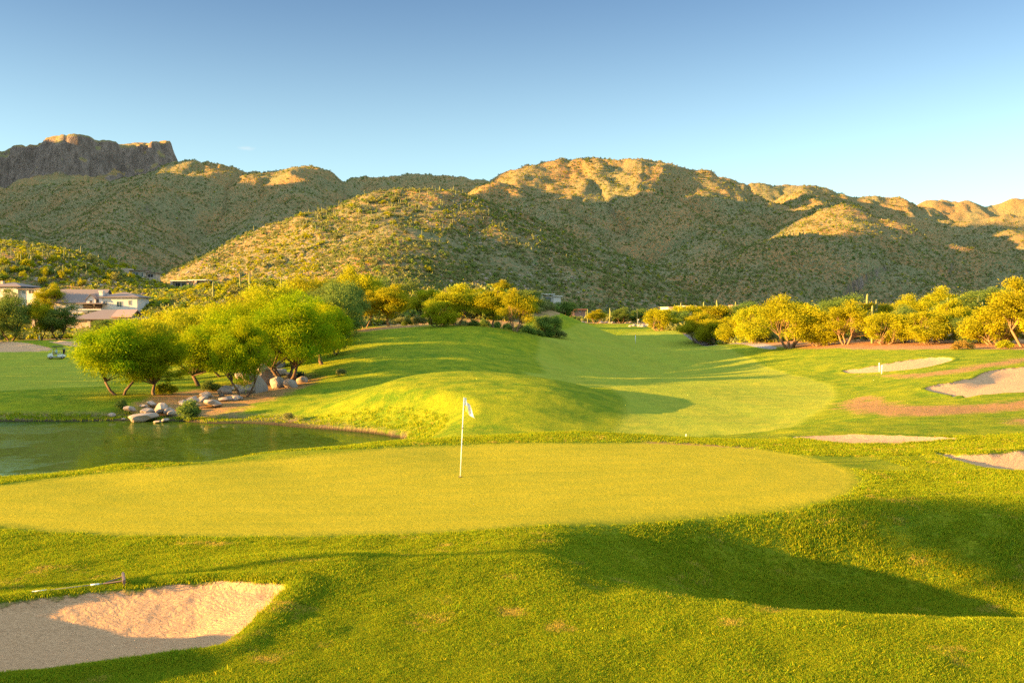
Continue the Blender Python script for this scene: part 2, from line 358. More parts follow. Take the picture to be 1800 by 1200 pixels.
elev = n.ramp(n.n('ShaderNodeSeparateXYZ', {0: vec}).outputs[2], .02, .36)
tint = n.mix(elev, (.37, .43, .41), (.125, .18, .255)); tint = n.mix(n.ramp(n.n('ShaderNodeSeparateXYZ', {0: vec}).outputs[2], .42, .75), tint, (1.7, 1.5, 1.3))  # overhead sky, out of view, brightened as fill for the shade
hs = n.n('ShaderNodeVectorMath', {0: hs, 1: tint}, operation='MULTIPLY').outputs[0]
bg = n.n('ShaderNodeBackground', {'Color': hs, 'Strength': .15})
# a tiny wisp of cloud low over the left hills
cr = ray(433, 261); cr = cr/np.linalg.norm(cr)
dv = n.n('ShaderNodeVectorMath', {0: vec, 1: tuple(cr)}, operation='SUBTRACT').outputs[0]
dl = n.n('ShaderNodeVectorMath', {0: n.scalev(dv, (90, 90, 330))}, operation='LENGTH').outputs[1]
cf = n.math('MULTIPLY', n.ramp(n.math('ADD', dl, n.noise(260, n.scalev(vec, (1, 1, 2.5)), 5, .65)), 1.45, .55), .22)
bg2 = n.n('ShaderNodeBackground', {'Color': (1, .93, .85), 'Strength': .2})
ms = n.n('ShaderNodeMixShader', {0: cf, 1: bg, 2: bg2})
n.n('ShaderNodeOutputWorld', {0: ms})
vs = bpy.context.scene.view_settings; bpy.context.scene.display_settings.display_device = 'sRGB'
vs.view_transform = 'Standard'; vs.look = 'None'; vs.gamma = 1; vs.exposure = 2.5
bpy.context.scene.cycles.use_denoising = False
bpy.context.scene.cycles.max_bounces = 6; bpy.context.scene.cycles.diffuse_bounces = 3; bpy.context.scene.cycles.glossy_bounces = 2; bpy.context.scene.cycles.transparent_max_bounces = 4
try: bpy.context.scene.cycles.use_adaptive_sampling = True; bpy.context.scene.cycles.adaptive_threshold = .01
except Exception: pass

# ------------------------------------------------------------------ ground material (colours follow the turf, sand and soil zones)
def ground_mat():
    m, n, out = newmat('turf_and_sand')
    pos = n.n('ShaderNodeTexCoord').outputs['Object']
    e = n.noise(2.2, pos, 4, .65); e1 = n.math('SUBTRACT', e, .5)
    big = n.noise(.09, pos, 4, .6); mid = n.noise(.8, pos, 5, .65)
    fine = n.noise(9, n.scalev(pos, (1, .8, 1)), 6, .75); vfine = n.noise(45, pos, 3, .7)
    blade = n.noise(24, n.scalev(pos, (.55, 1.7, 1)), 5, .75)
    # rough
    c = n.mix(n.ramp(mid, .35, .7), (.11, .215, .010), (.31, .345, .014))
    c = n.mix(n.math('MULTIPLY', n.ramp(fine, .50, .70), .7), c, (.40, .34, .03))
    c = n.mix(n.math('MULTIPLY', n.ramp(blade, .52, .34), .7), c, (.04, .09, .008))
    c = n.mix(n.math('MULTIPLY', n.ramp(n.math('ADD', big, n.math('MULTIPLY', mid, .35)), .72, .95), .12), c, (.42, .35, .05))
    c = n.mix(n.math('MULTIPLY', n.ramp(n.noise(.28, n.scalev(pos, (.7, 1.3, 1)), 4, .6), .42, .62), .35), c, (.34, .36, .014))
    # fairway cut
    sx = n.n('ShaderNodeSeparateXYZ', {0: pos})
    st = n.n('ShaderNodeMath', {0: n.math('MULTIPLY', n.math('ADD', sx.outputs[0], n.math('MULTIPLY', sx.outputs[1], .22)), .9)}, operation='SINE').outputs[0]
    fc = n.mix(n.ramp(mid, .3, .75), (.20, .26, .024), (.31, .32, .030))
    fc = n.mix(n.math('MULTIPLY', n.ramp(st, -.4, .4), .22), fc, (.26, .34, .03))
    fc = n.mix(n.math('MULTIPLY', n.ramp(fine, .55, .8), .5), fc, (.36, .36, .03))
    # putting green
    st2 = n.math('ADD', n.math('MULTIPLY', n.noise(1.2, n.scalev(pos, (.35, 3.0, 1)), 5, .75), .6), n.math('MULTIPLY', n.noise(.35, pos, 4, .6), .4))
    gc = n.mix(n.ramp(st2, .3, .7), (.29, .275, .014), (.39, .335, .020))
    gc = n.mix(n.math('MULTIPLY', n.ramp(blade, .55, .35), .35), gc, (.19, .20, .013))
    ring = n.n('ShaderNodeMath', {0: n.math('MULTIPLY', n.math('ADD', n.attr('sd_green'), n.math('MULTIPLY', mid, .25)), 5.5)}, operation='SINE').outputs[0]
    gc = n.mix(n.math('MULTIPLY', n.ramp(ring, -.6, .6), .16), gc, (.20, .24, .02))
    # sand / soil
    sn = n.noise(14, n.scalev(pos, (1, 1.6, 1)), 6, .75)
    sc = n.mix(n.ramp(sn, .3, .75), (.46, .29, .15), (.64, .42, .23))
    dc = n.mix(n.ramp(fine, .35, .7), (.32, .16, .07), (.48, .27, .13))
    def zone(name, width, blur):
        return n.ramp(n.math('ADD', n.attr(name), n.math('MULTIPLY', e1, width)), -blur, blur)
    fg = zone('sd_green', .5, .40); ff = zone('sd_fair', .6, .45); fs = zone('sd_sand', .35, .05)
    fd = n.math('MULTIPLY', n.ramp(n.math('ADD', n.attr('sd_dirt'), n.math('MULTIPLY', n.math('SUBTRACT', mid, .5), 5.0)), -.5, 1.3), n.ramp(fine, .28, .55))
    wet = n.ramp(n.attr('hw'), .22, .02)
    des = n.mix(n.ramp(fine, .42, .6), (.42, .26, .13), (.30, .22, .10)); des = n.mix(n.math('MULTIPLY', n.ramp(mid, .48, .62), .7), des, (.19, .19, .05))
    c = n.mix(n.ramp(n.math('ADD', n.attr('sd_des'), n.math('MULTIPLY', e1, 2.0)), -.6, .6), c, des)
    c = n.mix(fd, c, dc); c = n.mix(ff, c, fc); c = n.mix(fg, c, gc)
    c = n.mix(fs, c, sc)
    c = n.mix(n.math('MULTIPLY', n.ramp(n.attr('hw'), .5, .15), n.ramp(mid, .3, .6)), c, (.22, .16, .09))
    c = n.mix(wet, c, (.06, .05, .03))
    fp = n.ramp(n.attr('sd_path'), -.1, .1); c = n.mix(fp, c, n.mix(fine, (.3, .27, .23), (.4, .37, .33)))
    hgt = n.math('ADD', n.math('MULTIPLY', blade, 1.0), n.math('MULTIPLY', fine, 1.4))
    hgt = n.math('ADD', hgt, n.math('MULTIPLY', mid, 3.0))
    smoothz = n.math('MAXIMUM', fg, n.math('MULTIPLY', ff, .8))
    bs = n.math('SUBTRACT', .075, n.math('MULTIPLY', smoothz, .056))
    bs = n.mix(fs, n.n('ShaderNodeCombineColor', {0: bs, 1: bs, 2: bs}).outputs[0], (.035, .035, .035))
    bs = n.n('ShaderNodeSeparateColor', {0: bs}).outputs[0]
    rake_ = n.n('ShaderNodeMath', {0: n.math('MULTIPLY', n.math('ADD', n.math('ADD', n.math('MULTIPLY', sx.outputs[1], 1.0), n.math('MULTIPLY', sx.outputs[0], .35)), n.math('MULTIPLY', mid, 1.2)), 55.0)}, operation='SINE').outputs[0]
    hgt = n.math('ADD', hgt, n.math('MULTIPLY', n.math('MULTIPLY', rake_, fs), .28))
    b = n.n('ShaderNodeBump', {'Height': n.math('MULTIPLY', hgt, bs), 'Strength': 1.0, 'Distance': 1.0})
    p = n.n('ShaderNodeBsdfPrincipled', {'Base Color': c, 'Roughness': .95, 'Specular IOR Level': .04, 'Normal': b.outputs[0]})
    n.t.links.new(p.outputs[0], out.inputs[0]); return m
M_GROUND = ground_mat()
def hills_mat():
    m, n, out = newmat('desert_hillside')
    pos = n.n('ShaderNodeTexCoord').outputs['Object']
    g = n.n('ShaderNodeNewGeometry'); nz = n.n('ShaderNodeSeparateXYZ', {0: g.outputs['Normal']}).outputs[2]
    big = n.noise(.012, pos, 5, .6); mid = n.noise(.09, pos, 5, .65); fin = n.noise(.45, pos, 5, .8); ff = n.noise(1.4, pos, 3, .8)
    c = n.mix(n.ramp(big, .35, .65), (.52, .26, .09), (.32, .255, .12))
    c = n.mix(n.ramp(fin, .45, .55), c, (.165, .21, .085)); c = n.mix(n.math('MULTIPLY', n.ramp(n.noise(.22, pos, 6, .85), .53, .60), .6), c, (.13, .165, .06))
    c = n.mix(n.math('MULTIPLY', n.ramp(n.noise(.6, n.scalev(pos, (1, 1, 1.6)), 4, .85), .57, .66), .7), c, (.62, .52, .40))
    c = n.mix(n.math('MULTIPLY', n.ramp(mid, .52, .7), .5), c, (.16, .19, .07))
    st = n.noise(.09, n.scalev(pos, (1, 1, .3)), 6, .8)
    rock = n.mix(n.ramp(st, .35, .65), (.20, .16, .125), (.40, .32, .25))
    rf = n.ramp(nz, .62, .45)
    c = n.mix(rf, c, rock)
    c = n.mix(n.math('MULTIPLY', n.attr('sd_red'), n.ramp(mid, .35, .6)), c, (.42, .22, .10))
    hg = n.math('ADD', n.math('MULTIPLY', fin, 5.0), n.math('MULTIPLY', n.math('ADD', ff, n.math('MULTIPLY', mid, 6.0)), 1.5))
    hg = n.math('ADD', hg, n.math('MULTIPLY', n.math('MULTIPLY', st, rf), 30.0))
    b = n.n('ShaderNodeBump', {'Height': hg, 'Strength': .8, 'Distance': 1.0})
    p = n.n('ShaderNodeBsdfPrincipled', {'Base Color': c, 'Roughness': .95, 'Specular IOR Level': .1, 'Normal': b.outputs[0]})
    n.t.links.new(p.outputs[0], out.inputs[0]); return m
M_HILLS = hills_mat()

# ------------------------------------------------------------------ build terrain sheets
def grid_pts(acols, yrows):
    A, Y = np.meshgrid(acols, yrows); return A*Y, Y
def grid_normals(X, Y, Z):
    P = np.stack([X, Y, Z], -1)
    du = np.gradient(P, axis=1); dv = np.gradient(P, axis=0)
    N = np.cross(du, dv); N /= np.linalg.norm(N, axis=-1, keepdims=True)+1e-12
    N[N[..., 2] < 0] *= -1
    return N
def grid_quads(nr, nc):
    i = np.arange(nr*nc).reshape(nr, nc)
    return np.stack([i[:-1, :-1], i[:-1, 1:], i[1:, 1:], i[1:, :-1]], -1).reshape(-1, 4)
def submesh(name, V, N, Q, mask, attrs, m):
    q = Q[mask]; used, inv = np.unique(q, return_inverse=True); q2 = inv.reshape(-1, 4)
    me = npmesh(name, V[used], q2, m, True, {k: v[used] for k, v in attrs.items()})
    me.normals_split_custom_set_from_vertices(N[used])
    return me
ac = np.concatenate([np.linspace(-1.0, -.56, 50)[:-1], np.linspace(-.56, .56, 900), np.linspace(.56, 1.0, 50)[1:]])
yr = 1/np.linspace(1/8., 1/60., 420); yr = np.concatenate([yr, 1/np.linspace(1/60., 1/320., 330)[1:]])
X, Y = grid_pts(ac, yr); Z = H(X, Y)
sds = np.full(X.shape, -6.0); bsd = []
for nm, P, dep, wd, lab in BUNK:
    s_ = sdist(X, Y, P); bsd.append(s_); sds = np.maximum(sds, s_)
    lip = .10*sstep(0, .12, s_)+(dep-.10)*sstep(0, wd, s_) if dep > .1 else dep*sstep(0, wd, s_)
    Z = Z-lip*(s_ > -.5)+(.07*np.exp(-((s_+.25)/.25)**2))
sp = sdist(X, Y, PONDP); Z = np.where(sp < 0, WATER+(Z-WATER)*(.25+.75*sstep(0, -4.5, sp)), Z); Z = np.where(sp > 0, np.minimum(Z, WATER-.05-np.minimum(sp*.35, .9)), np.maximum(Z, np.where(sp > -6, WATER+.02+np.minimum(-sp*.3, .12), -9)))
sg = sdist(X, Y, GREEN); sf = np.maximum(sdist(X, Y, FAIR), sdist(X, Y, LFAIR)); sd_ = np.maximum.reduce([sdist(X, Y, P) for P in DIRT]+[sdist(X, Y, STRIP)+1.0*(1 if 1 else 0)])
spa = sdist(X, Y, PATH)
PXC = X/Y*F+900
bnd = np.interp(PXC, [-900,150,250,350,450,600,700,900,985,1000,1130,1165,1300,1500,1800,2600],[195,195,165,140,125,142,150,150,172,290,285,205,152,121,100,100])
sde = np.clip((Y-bnd)*.5, -6, 6)
Z = Z+(fbm(X/1.3, Y/1.3, 3, 3)-.5)*.05*sstep(0, -1.5, sg)*(sds < 0)+(fbm(X/5, Y/5, 4, 2)-.5)*.16*sstep(0, -3, sg)*sstep(0,-2,sds)
rk = (fbm(X/.25, Y/.25, 8, 2)-.5)*.03*(sds > .1)*(Y < 45); Z = Z+rk
NN = grid_normals(X, Y, Z).reshape(-1, 3)
V = np.stack([X, Y, Z], -1).reshape(-1, 3); Q = grid_quads(*X.shape)
attrs = dict(sd_green=sg.ravel(), sd_fair=sf.ravel(), sd_sand=sds.ravel(), sd_dirt=sd_.ravel(), sd_path=spa.ravel(), sd_des=sde.ravel(), hw=(np.where(sp > -6, Z-WATER, 9)).ravel())
fm = lambda arr: arr.reshape(-1)[Q].mean(1)
f_g = fm(sg) > 0; f_f = fm(sdist(X, Y, FAIR)) > 0; f_l = fm(sdist(X, Y, LFAIR)) > 0; f_p = fm(spa) > 0
rest = ~(f_g | f_f | f_l | f_p)
for (nm, P, dep, wd, lab), s_ in zip(BUNK, bsd):
    mk = (fm(s_) > 0) & ~f_g & ~f_f; rest &= ~mk; f_l &= ~mk
    tag(link('sand_bunker', submesh('sand_bunker', V, NN, Q, mk, attrs, M_GROUND)), lab, 'bunker', 'sand bunkers of the golf course', 'structure')
tag(link('putting_green', submesh('putting_green', V, NN, Q, f_g, attrs, M_GROUND)), 'smooth yellow-green putting surface around the flagstick', 'green', None, 'structure')
tag(link('fairway', submesh('fairway', V, NN, Q, f_f, attrs, M_GROUND)), 'striped mown fairway running away beyond the putting green', 'fairway', None, 'structure')
tag(link('fairway', submesh('fairway', V, NN, Q, f_l & ~f_g, attrs, M_GROUND)), 'shaded mown fairway under the golf cart across the pond', 'fairway', None, 'structure')
tag(link('path', submesh('path', V, NN, Q, f_p, attrs, M_GROUND)), 'pale concrete cart path in front of the right tree row', 'path', None, 'structure')
tag(link('ground', submesh('ground', V, NN, Q, rest, attrs, M_GROUND)), 'rough grass and bare soil of the golf course', 'ground', None, 'structure')
# hills
ac2 = np.concatenate([np.linspace(-1.0, -.6, 60)[:-1], np.linspace(-.6, .6, 800), np.linspace(.6, 1.0, 40)[1:]])
yr2 = np.concatenate([np.geomspace(312, 1500, 420), np.geomspace(1500, 2500, 130)[1:], np.linspace(2500, 2720, 60)[1:], np.geomspace(2720, 4200, 30)[1:]])
XH, YH = grid_pts(ac2, yr2); ZH = H(XH, YH)
ZH[0] -= .3
red = np.exp(-(((XH+110)/70)**2+((YH-320)/60)**2))
VH = np.stack([XH, YH, ZH], -1).reshape(-1, 3)
me = npmesh('hills', VH, grid_quads(*XH.shape), M_HILLS, True, {'sd_red': np.clip(red, 0, 1).ravel()})
tag(link('hills', me), 'scrub-covered desert hills with a cliffed mesa at the left', 'hills', None, 'structure')
gx, gy = np.meshgrid(np.linspace(-3600, -320, 200), np.linspace(250, 3200, 300))
gx = np.minimum(gx, -gy*.98)
gz = H(gx, gy)-1.5
tag(link('hills', npmesh('hills', np.stack([gx, gy, gz], -1).reshape(-1, 3), grid_quads(300, 200), M_HILLS, True, {'sd_red': gx.ravel()*0})), 'unseen western desert ridge shaped to shade the hills', 'hills', None, 'structure')
# far plain under and behind everything
pl = MB().box(-6000, 6000, -3000, 9000, -60, -40); tag(pl.build('ground_plain', M_HILLS), 'desert plain reaching the horizon', 'plain', None, 'structure')

# ------------------------------------------------------------------ pond
def water_mat():
    m, n, out = newmat('pond_water')
    pos = n.n('ShaderNodeTexCoord').outputs['Object']
    w1 = n.noise(2.6, n.scalev(pos, (.55, 1.5, 1)), 4, .6); w2 = n.noise(9, n.scalev(pos, (.5, 1.6, 1)), 3, .6); w3 = n.noise(.25, pos, 3, .5)
    h = n.math('ADD', n.math('MULTIPLY', w1, .010), n.math('MULTIPLY', w2, .006))
    h = n.math('MULTIPLY', h, n.ramp(w3, .38, .66)); h = n.math('ADD', h, n.math('MULTIPLY', n.ramp(n.noise(4.5, n.scalev(pos, (.5, 1.3, 1)), 3, .7), .56, .68), .07))
    b = n.n('ShaderNodeBump', {'Height': h, 'Strength': 1.0, 'Distance': 1.0})
    d = n.n('ShaderNodeBsdfDiffuse', {'Color': (.055, .095, .010)}); gl = n.n('ShaderNodeBsdfGlossy', {'Color': (.56, .64, .42), 'Roughness': .02, 'Normal': b.outputs[0]})
    fr = n.n('ShaderNodeFresnel', {'IOR': 1.33, 'Normal': b.outputs[0]}); p = n.n('ShaderNodeMixShader', {0: n.math('MULTIPLY', fr.outputs[0], 1.0), 1: d, 2: gl})
    n.t.links.new(p.outputs[0], out.inputs[0]); return m
P2 = PONDP; cen = P2.mean(0)
bm = bmesh.new(); vv = []
out_ = []
for i in range(len(P2)):
    t = P2[(i+1) % len(P2)]-P2[i-1]; nn = np.array([t[1], -t[0]])/np.linalg.norm(t)
    out_.append(P2[i]-nn*(-1.2))
area = sum(P2[i-1][0]*P2[i][1]-P2[i][0]*P2[i-1][1] for i in range(len(P2)))
if area < 0: out_ = [2*P2[i]-np.array(o) for i, o in enumerate(out_)]
f = bm.faces.new([bm.verts.new((p[0], p[1], WATER)) for p in out_])
if f.normal.z < 0: f.normal_flip()
bm.normal_update()
if f.normal.z < 0: f.normal_flip()
me = bpy.data.meshes.new('pond'); bm.to_mesh(me); bm.free(); me.materials.append(water_mat())
tag(link('pond', me), 'dark green rippled pond water at the left', 'pond', None, 'structure')
# ------------------------------------------------------------------ materials for things
M_BARK = simple('bark', (.13, .085, .05), .9, var=.35, scale=6, bump=.4)
M_BARKL = simple('pale_bark', (.26, .17, .09), .9, var=.3, scale=6, bump=.4)
L_LIME = foliage('foliage_lime', (.10, .24, .006), (.40, .41, .006), .32)
L_YEL = foliage('foliage_yellow', (.22, .24, .012), (.47, .43, .014), .35)
L_GRN = foliage('foliage_green', (.10, .16, .035), (.20, .27, .045), .35)
L_OLV = foliage('foliage_olive', (.16, .18, .06), (.30, .30, .09), .3)
L_RUST = foliage('foliage_rust', (.2, .13, .03), (.38, .22, .05), .35)
L_GRASS = foliage('grass_blades', (.12, .24, .010), (.50, .45, .018), .42)
L_STRAW = foliage('dry_grass_blades', (.34, .27, .04), (.55, .42, .08), .4)
L_REED = foliage('reed_blades', (.05, .12, .01), (.13, .2, .02), .4)
M_CACT = simple('saguaro_skin', (.18, .21, .07), .7, var=.2, scale=4)
M_ROCK = simple('boulder_rock', (.31, .26, .205), .9, var=.5, scale=2.2, bump=.6)
M_WALLW = simple('white_stucco', (.72, .66, .56), .85, var=.04)
M_WALLT = simple('tan_stucco', (.50, .40, .29), .85, var=.06)
M_WALLP = simple('pink_stucco', (.48, .27, .19), .85, var=.06)
M_ROOFG = simple('grey_tile_roof', (.20, .165, .145), .8, var=.25, scale=5, bump=.3)
M_ROOFP = simple('pinkish_tan_tile_roof', (.38, .25, .19), .8, var=.2, scale=5, bump=.3)
M_ROOFR = simple('red_tile_roof', (.36, .15, .10), .8, var=.3, scale=5, bump=.3)
M_GLASS = simple('window_glass', (.05, .09, .10), .12, var=.1, spec=.6)
M_DARK = simple('dark_opening', (.05, .04, .035), .7)
M_TRIM = simple('white_trim', (.75, .72, .66), .6, var=.03)
M_WHITE = simple('white_paint', (.8, .8, .76), .45, var=.03)
M_BLACK = simple('black_plastic', (.02, .02, .022), .5)
M_CART = simple('pale_blue_cart_paint', (.84, .88, .90), .25, var=.02, spec=.5)
M_SEAT = simple('cream_vinyl', (.6, .55, .42), .6)
M_METAL = simple('dull_metal', (.45, .45, .45), .4, metal=.7)
M_GREY = simple('grey_rake_handle', (.09, .11, .12), .5)

# ------------------------------------------------------------------ vegetation generators
def leafcards(rng, C0, D, ll, lw):
    n_ = len(C0); W = np.cross(D, rng.normal(size=(n_, 3))); W /= np.linalg.norm(W, axis=1, keepdims=True)+1e-9
    l = (ll*rng.uniform(.6, 1.4, (n_, 1))); wv = (lw*rng.uniform(.6, 1.4, (n_, 1)))
    a = C0-D*l/2; b = C0+D*l/2
    V = np.stack([a, C0-W*wv/2, b, C0+W*wv/2], 1).reshape(-1, 3)
    return V, np.arange(n_*4).reshape(-1, 4)
def gen_tree(seed, Hh, Wd, nst, ncl, nleaf, ll, lw, bare=.33, droop=.5, barkm=None, leafm=None, rc=.105, tr=.11):
    rng = np.random.default_rng(seed)
    rz = Hh*(1-bare)*.53; czz = Hh-rz*1.0
    lob = rng.uniform(0, 6.28, 3)
    cs = []
    while len(cs) < ncl:
        d = rng.normal(size=3); d /= np.linalg.norm(d)
        if d[2] < -.6 and rng.random() < .5: continue
        r = rng.uniform(.25, 1)**.45
        th = math.atan2(d[1], d[0]); r *= .86+.11*math.sin(2*th+lob[0])+.09*math.sin(3*th+lob[1])+.10*math.sin(5*d[2]+lob[2]+2*th)
        p = np.array([d[0]*r*Wd/2*.86, d[1]*r*Wd/2*.86, czz+d[2]*r*rz*.9])
        rr = math.hypot(p[0], p[1])/(Wd/2); p[2] -= droop*rr*rr*rz*.5
        cs.append(p)
    cs = np.array(cs); rcs = Wd*rc*rng.uniform(.45, 1.45, ncl)
    wts = rcs**2; idx = rng.choice(ncl, nleaf, p=wts/wts.sum())
    dd = rng.normal(size=(nleaf, 3)); dd /= np.linalg.norm(dd, axis=1, keepdims=True)
    rad = rng.uniform(0, 1, (nleaf, 1))**.5*(1+.42*rng.exponential(.5, (nleaf, 1)))
    P = cs[idx]+dd*rad*rcs[idx][:, None]*np.array([1, 1, .62])
    P[:, 2] = np.maximum(P[:, 2], .15)
    out = P-np.array([0, 0, czz]); out /= np.linalg.norm(out, axis=1, keepdims=True)+1e-6
    D = out*.7+rng.normal(size=(nleaf, 3))*.55+np.array([0, 0, -.35*droop]); D /= np.linalg.norm(D, axis=1, keepdims=True)
    V, Q_ = leafcards(rng, P, D, ll, lw)
    rnd = np.repeat(np.clip(rng.normal(.5, .22, ncl)[idx]*.6+rng.uniform(0, .4, nleaf), 0, 1), 4)
    crown = npmesh('crown', V, Q_, leafm, False, {'rnd': rnd})
    mb = MB(); fk = []
    for i in range(nst):
        an = lob[0]+6.28*i/nst+rng.uniform(-.4, .4); lean = (.14 if nst == 1 else .32)*Wd*rng.uniform(.4, .8)
        h = Hh*bare*rng.uniform(.8, 1.15)+.2
        tip = Vector((math.cos(an)*lean*.7, math.sin(an)*lean*.7, h))
        b0 = Vector((math.cos(an)*.10*(nst > 1), math.sin(an)*.10*(nst > 1), -.25))
        m1 = b0.lerp(tip, .5)+Vector((rng.uniform(-.18, .18), rng.uniform(-.18, .18), 0))
        t0 = tr*(1.25 if nst == 1 else .9)*Hh/5
        mb.tube([b0, b0.lerp(m1, .3), m1, tip], [t0*1.5, t0*1.05, t0*.9, t0*.72], 7); fk.append((tip, t0*.72))
    for i in rng.permutation(ncl)[:min(ncl, 9*max(nst, 2)+6)]:
        c = Vector(cs[i]); k = min(range(len(fk)), key=lambda q: (fk[q][0]-c).length+rng.uniform(0, Wd*.12)); tip, r0 = fk[k]
        m1 = tip.lerp(c, .45)+Vector((rng.uniform(-1, 1), rng.uniform(-1, 1), rng.uniform(-.2, 1)))*.09*Wd*.5
        mb.tube([tip, m1, c], [r0*.62, r0*.38, r0*.12], 5, False)
    trunk = mb.mesh('trunk', barkm or M_BARK, True)
    return trunk, crown, Hh
def gen_bush(seed, n_, w_, h_, ll, lw, m, trunkless=True):
    rng = np.random.default_rng(seed); k = 14
    th = rng.uniform(0, 6.28, k); r = rng.uniform(0, .8, k)**.6; cs = np.stack([np.cos(th)*r*w_*.42, np.sin(th)*r*w_*.42, h_*(.72-.45*r*r)*rng.uniform(.5, 1.05, k)], 1)
    idx = rng.integers(0, k, n_); dd = rng.normal(size=(n_, 3)); dd /= np.linalg.norm(dd, axis=1, keepdims=True)
    P = cs[idx]+dd*rng.uniform(0, 1, (n_, 1))**.5*np.array([w_*.2, w_*.2, h_*.28]); P[:, 2] = np.maximum(P[:, 2], .02)
    D = P*np.array([1, 1, 1.0])/max(w_, h_)*1.2+rng.normal(size=(n_, 3))*.6; D /= np.linalg.norm(D, axis=1, keepdims=True)
    V, Q_ = leafcards(rng, P, D, ll, lw)
    return npmesh('shrub', V, Q_, m, False, {'rnd': np.repeat(rng.uniform(0, 1, n_), 4)})
def gen_tuft(seed, nb, h, w_, spread, m):
    rng = np.random.default_rng(seed); V = []; Fc = []
    for i in range(nb):
        x, y = rng.normal(0, spread, 2); an = rng.uniform(0, 6.28); hh = h*rng.uniform(.5, 1.2); l = rng.normal(0, .45, 2)*hh
        cx, cy = math.cos(an)*w_/2, math.sin(an)*w_/2; o = len(V)
        V += [(x-cx, y-cy, -.01), (x+cx, y+cy, -.01), (x+cx*.8+l[0]*.4, y+cy*.8+l[1]*.4, hh*.6), (x-cx*.8+l[0]*.4, y-cy*.8+l[1]*.4, hh*.6), (x+cx*.1+l[0], y+cy*.1+l[1], hh), (x-cx*.1+l[0], y-cy*.1+l[1], hh)]
        Fc += [(o, o+1, o+2, o+3), (o+3, o+2, o+4, o+5)]
    return npmesh('tuft', np.array(V), np.array(Fc), m, False, {'rnd': np.repeat(rng.uniform(0, 1, nb), 6)})
def sag_column(h, r, n_=10):
    mb = MB(); rows = []
    zs = [-.3, 0, h*.15, h*.5, h*.85, h*.94, h*.98, h]; rs = [r*.8, r*.8, r*.95, r*1.05, r*.95, r*.75, r*.45, r*.05]
    for z, q in zip(zs, rs):
        for j in range(n_*2):
            a = math.pi*j/n_; qq = q*(1.0 if j % 2 else .78); mb.v.append((math.cos(a)*qq, math.sin(a)*qq, z))
    m_ = n_*2
    for i in range(len(zs)-1):
        for j in range(m_): mb.f.append((i*m_+j, i*m_+(j+1) % m_, (i+1)*m_+(j+1) % m_, (i+1)*m_+j))
    return mb
def sag_arm(r, z0, out, top, an):
    c, s_ = math.cos(an), math.sin(an); pts = [(c*r*.5, s_*r*.5, z0), (c*out*.6, s_*out*.6, z0+.05), (c*out, s_*out, z0+.3), (c*out*1.05, s_*out*1.05, (z0+top)/2), (c*out*1.05, s_*out*1.05, top-.12), (c*out*1.05, s_*out*1.05, top)]
    return MB().tube(pts, [r*.5, r*.6, r*.72, r*.75, r*.6, r*.2], 9)

# ------------------------------------------------------------------ stuff: instances on points
def scatter(name, pts, scl, rotz, idx, meshes, label, cat):
    src = bpy.data.collections.new(name+'_kinds')
    for i, me in enumerate(meshes):
        src.objects.link(bpy.data.objects.new('%s_kind_%d' % (name, i), me))
    me = bpy.data.meshes.new(name); n_ = len(pts); me.vertices.add(n_); me.vertices.foreach_set('co', np.asarray(pts, np.float32).ravel())
    for k, v, t in (('scl', scl, 'FLOAT'), ('rz', rotz, 'FLOAT'), ('idx', idx, 'INT')):
        a_ = me.attributes.new(k, t, 'POINT'); a_.data.foreach_set('value', np.asarray(v, np.int32 if t == 'INT' else np.float32))
    for m_ in {m.materials[0] for m in meshes}: me.materials.append(m_)
    o = link(name, me); tag(o, label, cat, None, 'stuff')
    g = bpy.data.node_groups.new(name, 'GeometryNodeTree')
    g.interface.new_socket('Geometry', in_out='INPUT', socket_type='NodeSocketGeometry'); g.interface.new_socket('Geometry', in_out='OUTPUT', socket_type='NodeSocketGeometry')
    gi = g.nodes.new('NodeGroupInput'); go = g.nodes.new('NodeGroupOutput'); ip = g.nodes.new('GeometryNodeInstanceOnPoints'); ci = g.nodes.new('GeometryNodeCollectionInfo')
    ci.inputs['Collection'].default_value = src; ci.inputs['Separate Children'].default_value = True; ci.inputs['Reset Children'].default_value = True
    def na(nm, t):
        q = g.nodes.new('GeometryNodeInputNamedAttribute'); q.data_type = t; q.inputs['Name'].default_value = nm; return q.outputs[0]
    cx = g.nodes.new('ShaderNodeCombineXYZ'); g.links.new(na('rz', 'FLOAT'), cx.inputs[2])
    mp = g.nodes.new('GeometryNodeMeshToPoints'); g.links.new(gi.outputs[0], mp.inputs[0]); g.links.new(mp.outputs[0], ip.inputs['Points'])
    g.links.new(ci.outputs[0], ip.inputs['Instance']); ip.inputs['Pick Instance'].default_value = True
    g.links.new(na('idx', 'INT'), ip.inputs['Instance Index']); g.links.new(cx.outputs[0], ip.inputs['Rotation']); g.links.new(na('scl', 'FLOAT'), ip.inputs['Scale'])
    g.links.new(ip.outputs[0], go.inputs[0])
    md = o.modifiers.new('scatter', 'NODES'); md.node_group = g
    return o
rng = np.random.default_rng(7)
def griddata(x, y, G, cols=ac, rows=yr):     # value of a terrain grid at x, y
    a = x/y; j = np.clip(np.searchsorted(cols, a)-1, 0, len(cols)-2); i = np.clip(np.searchsorted(rows, y)-1, 0, len(rows)-2)
    u = np.clip((a-cols[j])/(cols[j+1]-cols[j]), 0, 1); v = np.clip((y-rows[i])/(rows[i+1]-rows[i]), 0, 1)
    return (G[i, j]*(1-u)+G[i, j+1]*u)*(1-v)+(G[i+1, j]*(1-u)+G[i+1, j+1]*u)*v
